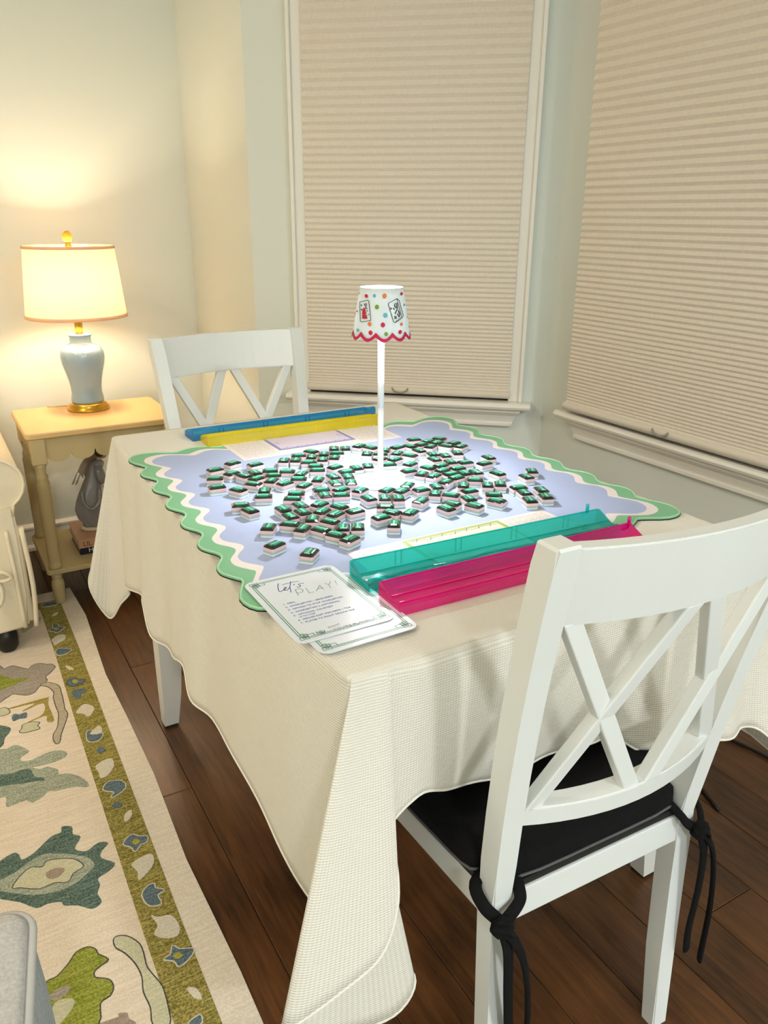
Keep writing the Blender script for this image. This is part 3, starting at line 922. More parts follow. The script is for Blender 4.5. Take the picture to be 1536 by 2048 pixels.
def build_cloth():
    root = thing('tablecloth', 'ivory waffle-weave tablecloth draped over the dining table', 'tablecloth', ((X0+X1)/2, (Y0+Y1)/2, TZ))
    cx, cy = (X0+X1)/2, (Y0+Y1)/2
    K = 26
    vs, uv, fs = [], [], []
    n = len(ribs)
    per = 0.0
    for i, (tx, ty, hx_, hy_, hz) in enumerate(ribs):
        if i:
            per += math.hypot(0.5*(tx-ribs[i-1][0])+0.5*(hx_-ribs[i-1][2]), 0.5*(ty-ribs[i-1][1])+0.5*(hy_-ribs[i-1][3]))
        for j in range(K+1):
            t = j/K
            t = t**1.25
            wl = min(1.0, max(0.0, (math.hypot(tx-X0, ty-Y0)-0.03)/0.10))*0.30
            wl = min(wl, 0.04 + 0.26*min(1.0, math.hypot(tx-X0, ty-Y1)/0.12))
            f = wl*(1-math.exp(-t*38)) + (1-wl)*t
            zdrop = (TZ-hz)
            z = TZ - zdrop*t
            if t*zdrop < 0.012:
                z = TZ - 0.5*zdrop*t
            oy = 0.0
            if ty < Y0+0.003 and tx > -0.25:          # near side: falls plumb past the table edge, then tucks in over the seat
                g = max(0.0, (t-0.25)/0.75)**1.3
                oy = -0.007*min(1.0, t*14)*min(1.0, (tx+0.25)/0.03)
                f = f + (g-f)*min(1.0, (tx+0.25)/0.03)
            vs.append((tx + (hx_-tx)*f - cx, ty + (hy_-ty)*f + oy - cy, z - TZ))
            uv.append((per, zdrop*t))
    for i in range(n):
        a, b = i*(K+1), ((i+1) % n)*(K+1)
        for j in range(K):
            fs.append((a+j, a+j+1, b+j+1, b+j))
    # top sheet: rings shrinking towards the middle line
    base = len(vs)
    top0 = [i*(K+1) for i in range(n)]
    prev = None
    for q in (1.0, 0.985, 0.93, 0.5):
        cur = []
        for i in range(n):
            x, y, z = vs[top0[i]]
            cur.append(len(vs))
            vs.append((x*q, y*q, 0))
            uv.append((x*q, y*q))
        if prev:
            for i in range(n):
                fs.append((prev[i], prev[(i+1) % n], cur[(i+1) % n], cur[i]))
        prev = cur
    ci = len(vs)
    vs.append((0, 0, 0))
    uv.append((0, 0))
    for i in range(n):
        fs.append((prev[i], prev[(i+1) % n], ci))
    # the rib at the table edge needs planar UVs for the top faces: keep skirts' UVs, good enough along the fold
    me = mesh('fabric', vs, fs, 'cloth', True, None, uv)
    o = link('fabric', me, root)
    sol = o.modifiers.new('thickness', 'SOLIDIFY')
    sol.thickness = 0.0012
    sol.offset = 0.0
    hem = [Vector(vs[i*(K+1)+K]) for i in range(n)]
    tube('hem', hem, 0.0022, 'hem', root, 6, True)
    return root
build_cloth()

# scalloped play mat
MXY, MR = (0.0652, -0.1195), math.radians(-1.76)
gm = thing('play_mat', 'scalloped lavender game mat with white wave line and green edge', 'mat', (MXY[0], MXY[1], TZ), MR)
def scallop(h, amp, cin):
    """one closed wavy outline; h half size to the crests, amp depth of the valleys, cin corner inset"""
    side = []
    for k in range(-24, 25):
        t = k*0.10254/8*h/0.406
        w = 0.5 + 0.5*math.cos(2*PI*k/8)
        side.append((t, h - amp*w**1.3))
    side.append((0.356*h/0.406, h+0.001))
    out = []
    for k in range(4):
        a = -k*PI/2
        ca, sa = math.cos(a), math.sin(a)
        seq = [(-0.356*h/0.406, h+0.001)] + side
        for t, d in seq:
            # base side: y = +h, t along x
            out.append((t*ca - d*sa, t*sa + d*ca))
        q = h - 0.010
        out.append((q*ca - q*sa, q*sa + q*ca))
    return catmull(out, 3, True)
g_out = scallop(0.406, 0.019, 0.0)
prism('rubber_backing', [(x*1.001, y*1.001) for x, y in g_out], 0.0006, 0.0026, 'rubber', gm)
prism('green_edge', g_out, 0.0026, 0.0048, 'mat_green', gm)
prism('white_wave', scallop(0.406-0.027, 0.021, 0.02), 0.004, 0.00495, 'mat_white', gm)
prism('lavender_field', scallop(0.406-0.041, 0.023, 0.032), 0.004, 0.00510, 'mat_lav', gm)
tube('stitched_rim', [(x, y, 0.0046) for x, y in offset_poly(g_out, -0.0022)], 0.0016, 'mat_rim', gm, 6, True)
MZ = TZ + 0.0051

# ================================================================== mahjong tiles
TL, TS = 0.0315, 0.0222
def rrect(hl, hs, r, k=2):
    out = []
    for sx, sy, a0 in ((1, 1, 0), (-1, 1, PI/2), (-1, -1, PI), (1, -1, 3*PI/2)):
        for i in range(k+1):
            a = a0 + i*PI/2/k
            out.append((sx*(hl-r) + r*math.cos(a), sy*(hs-r) + r*math.sin(a)))
    return out
def ring_stack(rings, cap0=True, cap1=True):
    n = len(rings[0])
    vs = [p for r in rings for p in r]
    fs = []
    for i in range(len(rings)-1):
        for j in range(n):
            fs.append((i*n+j, i*n+(j+1) % n, (i+1)*n+(j+1) % n, (i+1)*n+j))
    if cap0:
        fs.append(tuple(range(n-1, -1, -1)))
    if cap1:
        fs.append(tuple((len(rings)-1)*n+j for j in range(n)))
    return vs, fs
hl, hs_ = TL/2, TS/2
z3 = lambda pl, z: [(x, y, z) for x, y in pl]
tile_parts = []
vs, fs = ring_stack([z3(rrect(hl-0.001, hs_-0.001, 0.003), 0), z3(rrect(hl, hs_, 0.003), 0.001), z3(rrect(hl, hs_, 0.003), 0.0040)])
tile_parts.append(('base_layer', mesh('base_layer', vs, fs, 't_white')))
vs, fs = ring_stack([z3(rrect(hl, hs_, 0.003), 0.0040), z3(rrect(hl, hs_, 0.003), 0.0077)])
tile_parts.append(('middle_layer', mesh('middle_layer', vs, fs, 't_sage')))
vs, fs = ring_stack([z3(rrect(hl, hs_, 0.003), 0.0077), z3(rrect(hl, hs_, 0.003), 0.0126)])
tile_parts.append(('pink_layer', mesh('pink_layer', vs, fs, 't_pink')))
def octo(a, b, ch, z):
    return [(a, b-ch, z), (a-ch, b, z), (-a+ch, b, z), (-a, b-ch, z), (-a, -b+ch, z), (-a+ch, -b, z), (a-ch, -b, z), (a, -b+ch, z)]
R0, R1, R2, R3 = octo(hl, hs_, 0.0026, 0.0126), octo(hl-0.0004, hs_-0.0004, 0.0028, 0.0143), octo(hl-0.0040, hs_-0.0034, 0.0026, 0.0163), octo(hl-0.0070, hs_-0.0054, 0.0016, 0.0170)
gv = R0 + R1 + R2 + R3
gf, gi = [], []
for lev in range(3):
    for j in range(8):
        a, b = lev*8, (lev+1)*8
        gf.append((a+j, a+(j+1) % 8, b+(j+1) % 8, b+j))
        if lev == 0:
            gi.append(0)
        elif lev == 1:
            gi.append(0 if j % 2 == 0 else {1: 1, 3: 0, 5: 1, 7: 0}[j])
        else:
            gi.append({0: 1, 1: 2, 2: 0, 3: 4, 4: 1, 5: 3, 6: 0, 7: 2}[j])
# table of the gem split into three long strips
a, b, ch = hl-0.0070, hs_-0.0054, 0.0016
k = len(gv)
gv += [(a, 0.0016, 0.0170), (a, -0.0016, 0.0170), (-a, 0.0016, 0.0170), (-a, -0.0016, 0.0170)]
o24 = 24
gf += [(o24, o24+1, o24+2, o24+3, k+2, k), (k, k+2, k+3, k+1), (k+1, k+3, o24+4, o24+5, o24+6, o24+7)]
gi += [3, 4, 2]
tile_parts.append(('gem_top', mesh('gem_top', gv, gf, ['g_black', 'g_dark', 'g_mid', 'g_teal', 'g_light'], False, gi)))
LX, LY = 0.062, -0.128
ISO = {0: 'leftmost emerald mahjong tile of the far-left trio on the mat', 1: 'emerald mahjong tile of the far-left trio, nearest to the printed card', 2: 'emerald mahjong tile of the far-left trio, nearest to the lamp',
       69: 'lone emerald mahjong tile nearest to the left edge of the play card', 70: 'lone emerald mahjong tile just behind the play card', 63: 'emerald mahjong tile standing alone behind the two nearest tiles',
       83: 'single emerald mahjong tile set end-on before the teal rack', 12: 'emerald mahjong tile at the left rim, third one down', 13: 'emerald mahjong tile lying askew beside the left rim tiles',
       11: 'emerald mahjong tile at the left rim, second one down'}
SECT = [('emerald topped mahjong tile right of the white lamp', 'tiles right of the lamp'),
        ('emerald topped mahjong tile in the heap beyond the lamp', 'tiles beyond the lamp to the right'),
        ('emerald topped mahjong tile towards the far printed card', 'tiles by the far card'),
        ('emerald topped mahjong tile left of the white lamp', 'tiles left of the lamp'),
        ('emerald topped mahjong tile in the near-left heap', 'tiles in the near-left heap'),
        ('emerald topped mahjong tile towards the teal rack', 'tiles between lamp and teal rack')]
def nth(k):
    w = ['nearest', 'second nearest', 'third nearest', 'fourth nearest', 'fifth nearest', 'sixth nearest', 'seventh nearest', 'eighth nearest', 'ninth nearest', 'tenth nearest']
    return w[k] if k < 10 else '%d%s nearest' % (k+1, {1: 'st', 2: 'nd', 3: 'rd'}.get((k+1) % 10, 'th') if k+1 not in (11, 12, 13) else 'th')
tl = [tuple(int(v) for v in q.split(',')) for q in TILES.split(';')]
secs = [int(((math.degrees(math.atan2(y/1e4-LY, x/1e4-LX)) + 30) % 360)//60) for x, y, a in tl]
rank = {}
for sidx in range(6):
    order = sorted([i for i in range(len(tl)) if secs[i] == sidx], key=lambda i: math.hypot(tl[i][0]/1e4-LX, tl[i][1]/1e4-LY))
    for k, i in enumerate(order):
        rank[i] = k
for i, (tx, ty, ta) in enumerate(tl):
    lb, gr = SECT[secs[i]]
    lb = ISO.get(i, lb + ', ' + nth(rank[i]) + ' to the lamp')
    t = thing('mahjong_tile', lb, 'game tile', (tx/1e4, ty/1e4, MZ), math.radians(ta) + (PI if i % 2 else 0), gr)
    for nm, me in tile_parts:
        link(nm, me, t)

# ================================================================== tile racks
def rack(name, label, color, loc, rz, L, peg=None, knob=False, pusher=False):
    t = thing(name, label, 'tile rack', (loc[0], loc[1], loc[2]), rz, 'acrylic tile racks')
    outer = [(-0.030, 0.0), (-0.030, 0.0225), (-0.0275, 0.0255), (-0.0235, 0.026), (-0.019, 0.0235), (0.000, 0.0150), (0.006, 0.0128), (0.016, 0.0118), (0.0195, 0.0150), (0.0245, 0.0146), (0.0285, 0.0115), (0.030, 0.0)]
    bm_o = extrude_x('rack_body', outer, -L/2, L/2, color, t)
    for sx in (-1, 1):
        x = sx*(L/2+0.0012)
        cap = [(y*1.0, z) for y, z in outer]
        if sx > 0:
            cap = [p for p in cap]
        extrude_x('end_cap', cap, x-0.0012, x+0.0012, color, t)
    for fx in (-0.36, -0.13, 0.10, 0.33):
        for d in (-0.005, 0.005):
            x = fx*L + d
            vs, fs = hexa(boxv(x-0.0010, x+0.0010, -0.0318, -0.0302, 0.002, 0.0240))
            part('clip_rib', vs, fs, color, t)
    for yy, zz, w in ((-0.0255, 0.0258, 0.0010), (0.0010, 0.0148, 0.0009), (0.0220, 0.0150, 0.0009)):
        box('ridge', -L/2+0.001, L/2-0.001, yy-w, yy+w, zz-0.0002, zz+0.0013, color, t, 0)
    if pusher:
        pts = []
        for i in range(41):
            u = i/40
            pts.append((-L*0.46 + u*L*0.90, 0.0235 + 0.0042*math.sin(u*2*PI*3.2), 0.0160 + 0.0010*math.sin(u*2*PI*3.2)))
        tube('pusher_arm', pts, 0.0020, color, t, 8)
    if peg is not None:
        lathe('score_peg', [(0.0001, 0.0258), (0.0030, 0.0258), (0.0030, 0.0385), (0.0022, 0.0400), (0.0001, 0.0405)], color, t, 12, peg)
    if knob:
        tube('end_knob', [(L/2+0.0025, 0, 0.012), (L/2+0.008, 0, 0.012), (L/2+0.010, 0, 0.012), (L/2+0.014, 0, 0.012), (L/2+0.0165, 0, 0.012)], [0.0050, 0.0045, 0.0068, 0.0068, 0.0045], color, t, 12)
    return t
rack('tile_rack', 'teal acrylic mahjong tile rack lying on the near printed card', 'teal', (0.043, -0.514, MZ+0.0008), PI-math.radians(2.2), 0.462, (-0.205, -0.024), False, True)
rack('tile_rack', 'hot pink acrylic mahjong tile rack nearest to the front chair', 'pink', (0.050, -0.583, TZ+0.0015), PI+math.radians(-1.0), 0.462, (-0.224, -0.020))
rack('tile_rack', 'clear yellow acrylic mahjong tile rack beside the far printed card', 'yellow', (0.072, 0.302, MZ+0.0003), math.radians(-1.0), 0.440, None, True)
rack('tile_rack', 'clear blue acrylic mahjong tile rack by the far chair', 'blue', (0.082, 0.386, TZ+0.0015), math.radians(0.5), 0.485)

# ================================================================== printed hand cards under the racks
def hand_card(label, x0, x1, y0, y1, z, px0, px1, py0, py1, fr, fill, flip):
    cx, cy = (x0+x1)/2, (y0+y1)/2
    t = thing('score_card', label, 'game card', (cx, cy, z))
    prism('sheet', [(x0-cx, y0-cy), (x1-cx, y0-cy), (x1-cx, y1-cy), (x0-cx, y1-cy)], 0, 0.0004, 'paper', t)
    prism('cover_panel', [(px0-cx, py0-cy), (px1-cx, py0-cy), (px1-cx, py1-cy), (px0-cx, py1-cy)], 0.0003, 0.0006, fr, t)
    w = 0.008
    prism('cover_print', [(px0+w-cx, py0+w-cy), (px1-w-cx, py0+w-cy), (px1-w-cx, py1-w-cy), (px0+w-cx, py1-w-cy)], 0.0005, 0.00075, fill, t)
    st = []
    rnd = random.Random(3)
    # fine rows of print either side of the cover panel
    rows = {'ink_grey': [], 'ink_red': [], 'ink_sage': []}
    for a, b in ((x0+0.010, px0-0.006), (px1+0.006, x1-0.010)):
        if b - a < 0.02:
            continue
        y = y1 - 0.010
        k = 0
        while y > y0 + 0.008:
            xx = a
            key = ('ink_grey', 'ink_red', 'ink_sage', 'ink_grey')[k % 4]
            while xx < b:
                l = rnd.uniform(0.006, 0.02)
                rows[key].append([(xx-cx, y-cy), (min(xx+l, b)-cx, y-cy)])
                xx += l + 0.004
            y -= 0.0055
            k += 1
    for kx, ss in rows.items():
        if ss:
            ribbon('print_rows', ss, 0.0011, 0.00055, kx, t)
    br = []
    for q in range(3):
        yb = py1 - 0.012 if q == 0 else (py0+0.012 if q == 2 else (py0+py1)/2)
        if q == 1:
            continue
        pts = [(px0 + 0.012 + i*(px1-px0-0.024)/14 - cx, yb - cy + 0.002*math.sin(i*1.7)) for i in range(15)]
        br.append(pts)
        for i in range(1, 14, 2):
            p = pts[i]
            br.append([p, (p[0]+0.004, p[1]+0.005)])
            br.append([p, (p[0]-0.003, p[1]-0.004)])
    for q in (px0+0.018, px1-0.018):
        for i in range(4):
            br.append([(q-cx, (py1+py0)/2-cy), (q-cx+0.008*math.cos(i*1.6), (py1+py0)/2-cy+0.010*math.sin(i*1.6))])
    ribbon('branch_drawing', br, 0.0010, 0.00085, 'ink_black' if fr == 'pan_green' else 'ink_navy', t)
    return t
hand_card('white printed score card with a pale green centre panel under the teal rack', -0.155, 0.239, -0.545, -0.399, MZ+0.0001, -0.058, 0.136, -0.535, -0.402, 'pan_green', 'pan_cream', False)
hand_card('white printed score card with a lavender centre panel by the yellow rack', -0.118, 0.275, 0.140, 0.290, MZ+0.0001, -0.022, 0.170, 0.174, 0.286, 'pan_lav', 'pan_pale', True)

# ================================================================== play cards
def play_card(label, cx, cy, z, rz, full):
    t = thing('play_card', label, 'instruction card', (cx, cy, z), rz)
    W, Hh = 0.070, 0.096
    prism('card_sheet', rrect(W, Hh, 0.014, 5), 0, 0.0008, 'card', t)
    zz = 0.00095
    L = []
    for ins in (0.0085, 0.0115):
        a, b = W-ins, Hh-ins
        k = 0.022
        L += [[(-a, -b+k*0.45), (-a, b-k*0.45)], [(a, -b+k*0.45), (a, b-k*0.45)], [(-a+k*0.45, b), (a-k*0.45, b)], [(-a+k*0.45, -b), (a-k*0.45, -b)]]
    ribbon('border_lines', L, 0.0011, zz, 'ink_green', t)
    cs = []
    for sx in (-1, 1):
        for sy in (-1, 1):
            ox, oy = sx*(W-0.0075), sy*(Hh-0.0075)
            def sq(u0, v0, u1, v1):
                pts = [(u0, v0), (u1, v0), (u1, v1), (u0, v1), (u0, v0)]
                return [(ox - sx*u, oy - sy*v) for u, v in pts]
            cs += [sq(0, 0, 0.011, 0.007), sq(0.004, 0.0025, 0.008, 0.0145), sq(0.006, 0.004, 0.020, 0.010), sq(0.002, 0.006, 0.012, 0.012)]
    ribbon('corner_fretwork', cs, 0.0009, zz+0.00005, 'ink_green', t)
    if full:
        R = lambda st: [[(x-cx, y-cy) for x, y in s] for s in st]
        ribbon('script_word', [catmull(s, 4, False) if len(s) > 2 else s for s in R(LETS)], 0.0012, zz, 'ink_navy', t)
        ribbon('title_word', R(PLAY), 0.0009, zz+0.00003, 'ink_teal', t)
        lines = ['1.  DEAL', '2.  CHARLESTON 1 (REQUIRED)', '3.  OPTION TO STOP CHARLESTON', '4.  CHARLESTON 2 (OPTIONAL)', '5.  OPTIONAL COURTESY', '     UP TO 3 TILES', '6.  DEALER EAST DISCARDS 1 TILE', '7.  PLAYER TO RIGHT DRAWS TILE']
        ys = [-0.5141, -0.5230, -0.5320, -0.5408, -0.5497, -0.5560, -0.5639, -0.5722]
        for ln, y in zip(lines, ys):
            text_mesh('text_line', ln, 0.0050 if not ln.startswith('  ') else 0.0036, 'ink_navy', t, (-0.3105-cx, y-cy-0.002, zz))
        text_mesh('text_line', 'Enjoy!', 0.0070, 'ink_grey', t, (-0.285-cx, -0.6020-cy, zz), (0, 0, 0.12))
        text_mesh('text_line', "YOU'RE PLAYING", 0.0075, 'ink_grey', t, (-0.282-cx, -0.6105-cy, zz))
        s = [[(-0.3035+u*0.011-cx, -0.610+v*0.008-cy) for u, v in q] for q in ([(0, 0), (0, 1), (.4, .5), (.4, 1)], [(.1, .9), (.5, .2)], [(.55, 0), (.55, 1)], [(.8, .1), (.65, 1)], [(.8, .1), (1, .9)], [(0, .45), (1, .45)], [(.2, 0), (.8, 0)])]
        ribbon('maker_mark', s, 0.0009, zz, 'ink_green', t)
    return t
play_card("white 'let's PLAY!' instruction card with green fretwork border, on top", -0.2655, -0.5245, MZ+0.0016, 0.0, True)
play_card("white instruction card with green border showing from beneath the 'let's PLAY!' card", -0.2515, -0.5570, MZ+0.0002, math.radians(0.5), False)

# ================================================================== small white table lamp
LZ = MZ
lp = thing('table_lamp', 'slim white cordless lamp with polka-dot scalloped shade amid the tiles', 'lamp', (LX, LY, LZ))
lathe('base', [(0.0001, 0.0), (0.0485, 0.0), (0.050, 0.0015), (0.050, 0.0045), (0.048, 0.0065), (0.030, 0.0072), (0.012, 0.0080), (0.0001, 0.0080)], 'lamp_white', lp, 48)
lathe('base_pad', [(0.0001, 0.0079), (0.011, 0.0079), (0.011, 0.0085), (0.0001, 0.0085)], 'lamp_white', lp, 24, (0.022, 0.004))
lathe('pole', [(0.0001, 0.008), (0.012, 0.008), (0.0075, 0.011), (0.0060, 0.015), (0.0058, 0.019), (0.0058, 0.022), (0.0058, 0.145), (0.0058, 0.147)], 'lamp_white', lp, 20)
lathe('pole_joint', [(0.0060, 0.147), (0.0062, 0.1475), (0.0062, 0.1485), (0.0060, 0.149)], 'trim', lp, 20)
lathe('pole', [(0.0062, 0.149), (0.0062, 0.20), (0.0062, 0.27), (0.0062, 0.288), (0.0062, 0.2890), (0.0060, 0.2895), (0.0001, 0.290)], 'lamp_white', lp, 20)
lathe('lamp_head', [(0.0001, 0.2905), (0.0060, 0.2905), (0.0040, 0.294), (0.0040, 0.302), (0.0100, 0.303), (0.0100, 0.3235), (0.0001, 0.324)], 'lamp_white', lp, 24)
lathe('led_disc', [(0.0102, 0.3045), (0.0114, 0.3045), (0.0114, 0.3225), (0.0102, 0.3225)], 'led', lp, 24)
ZT_, ZB_, RT_, RB_ = 0.370, 0.287, 0.0392, 0.0525
nx, ny = 0.5002, 0.8659            # camera towards lamp, only to aim the printed side of the shade
SC11 = math.radians(360/11)
TH0 = math.radians(-43)
def zb(th):
    return ZB_ - 0.0085*abs(math.sin(PI*(th-TH0)/SC11))
def rz_(z):
    return RT_ + (RB_-RT_)*(ZT_-z)/(ZT_-ZB_)
def on_shade(th, z, off=0.0):
    r = rz_(z)+off
    c, s = math.cos(th), math.sin(th)
    return (r*(-c*nx + s*ny), r*(-c*ny - s*nx), z)
NS = 132
vs, fs = [], []
for i in range(NS):
    th = 2*PI*i/NS - PI
    for k in range(7):
        vs.append(on_shade(th, zb(th) + (ZT_-zb(th))*k/6))
for i in range(NS):
    a, b = i*7, ((i+1) % NS)*7
    for k in range(6):
        fs.append((a+k, b+k, b+k+1, a+k+1))
shd = part('shade', vs, fs, 'paper_shade', lp, True)
sm = shd.modifiers.new('thickness', 'SOLIDIFY')
sm.thickness = 0.0008
vs, fs = [], []
for i in range(NS):
    th = 2*PI*i/NS - PI
    u = abs(math.sin(PI*(th-TH0)/SC11))
    vs += [on_shade(th, zb(th)+0.0010, 0.0012), on_shade(th, zb(th)+0.0095-0.0028*u, 0.0012)]
for i in range(NS):
    a, b = 2*i, 2*((i+1) % NS)
    fs.append((a, b, b+1, a+1))
part('scallop_band', vs, fs, 'c_crimson', shd, True)
def zoom_pt(zx, zy, off=0.0014):
    z = ZT_ - (zy-240.0)/950.0*0.088
    xo = (zx-712.0)/9.6*0.000905
    s = max(-0.98, min(0.98, xo/rz_(z)))
    return on_shade(math.asin(s), z, off)
DOTS = [(440, 382, 26, 'c_crimson'), (587, 370, 24, 'c_blue'), (767, 372, 34, 'c_orange'), (1078, 348, 22, 'c_red'), (633, 572, 32, 'c_green'), (787, 722, 34, 'c_blue'), (265, 683, 12, 'c_red'), (500, 888, 30, 'c_orange'), (742, 895, 34, 'c_crimson'), (1083, 900, 22, 'c_orange'), (280, 1025, 22, 'c_blue'), (517, 1045, 32, 'c_crimson'), (803, 1062, 28, 'c_green'), (1060, 1040, 28, 'c_crimson'), (1130, 557, 17, 'c_blue'), (300, 350, 9, 'c_green'), (1197, 795, 8, 'c_red')]
for zx, zy, r, cm in DOTS:
    r *= 1.2
    vs = [zoom_pt(zx + r*math.cos(2*PI*j/12), zy + r*1.15*math.sin(2*PI*j/12)) for j in range(12)]
    part('polka_dot', vs, [tuple(range(11, -1, -1))], cm, shd)
cols = ['c_crimson', 'c_blue', 'c_orange', 'c_green', 'c_red']
rr_ = random.Random(5)
for i in range(15):                                    # the side away from the photograph carries the same pattern
    th = math.radians(95 + 170*(i+0.5)/15)
    z = ZB_ + 0.012 + 0.062*((i*0.382) % 1.0)
    vs = [on_shade(th + 0.055*math.cos(2*PI*j/12), z + 0.003*math.sin(2*PI*j/12), 0.0014) for j in range(12)]
    part('polka_dot', vs, [tuple(range(11, -1, -1))], cols[i % 5], shd)
def shade_print(name, strokes, w, m):
    vs, fs = [], []
    for st in strokes:
        for i in range(len(st)-1):
            a, b = Vector(st[i]), Vector(st[i+1])
            t = (b-a)
            if t.length < 1e-6:
                continue
            t.normalize()
            nn = Vector((-t.y, t.x))*w/2
            steps = max(1, int((b-a).length/40))
            for q in range(steps):
                p0, p1 = a.lerp(b, q/steps), a.lerp(b, (q+1)/steps)
                k = len(vs)
                for p in (p0-nn, p1-nn, p1+nn, p0+nn):
                    vs.append(zoom_pt(p.x, p.y, 0.0016))
                fs.append((k, k+1, k+2, k+3))
    part(name, vs, fs, m, shd)
shade_print('tile_outline', [[(330, 497), (470, 455), (485, 470), (522, 800), (512, 822), (345, 862), (328, 850), (316, 515), (330, 497)], [(522, 815), (500, 832)]], 11, 'c_ink')
shade_print('pagoda_print', [[(395, 600), (395, 800)], [(372, 660), (430, 650)], [(362, 700), (445, 690)], [(365, 745), (455, 735)], [(362, 790), (462, 780)], [(370, 770), (455, 762)], [(410, 600), (425, 790)], [(380, 620), (375, 800)]], 22, 'c_red')
shade_print('bird_print', [[(345, 540), (355, 580)], [(405, 520), (410, 560)], [(440, 510), (430, 600), (460, 610)], [(340, 620), (355, 650)], [(450, 660), (465, 640)], [(470, 720), (490, 712)]], 16, 'c_ink')
shade_print('tile_outline', [[(845, 498), (990, 425), (1030, 455), (1115, 745), (1100, 780), (970, 862), (935, 845), (838, 520), (845, 498)], [(990, 430), (1085, 765), (965, 850)]], 11, 'c_ink')
shade_print('flower_print', [[(960, 505), (950, 560), (985, 590)], [(990, 500), (1000, 620), (960, 700)], [(930, 590), (950, 620)], [(1020, 640), (1050, 720), (1030, 770)], [(950, 740), (990, 790)], [(985, 745), (950, 790)], [(880, 580), (895, 620)], [(1000, 700), (1040, 760)]], 18, 'c_ink')
ld = bpy.data.lights.new('desk_led', 'POINT')
ld.energy = DESK_LAMP_W
ld.color = DESK_LAMP_COLOR
ld.shadow_soft_size = 0.020
lo = bpy.data.objects.new('led_light', ld)
COL.objects.link(lo)
lo.parent = lp
lo.location = (0, 0, 0.314)

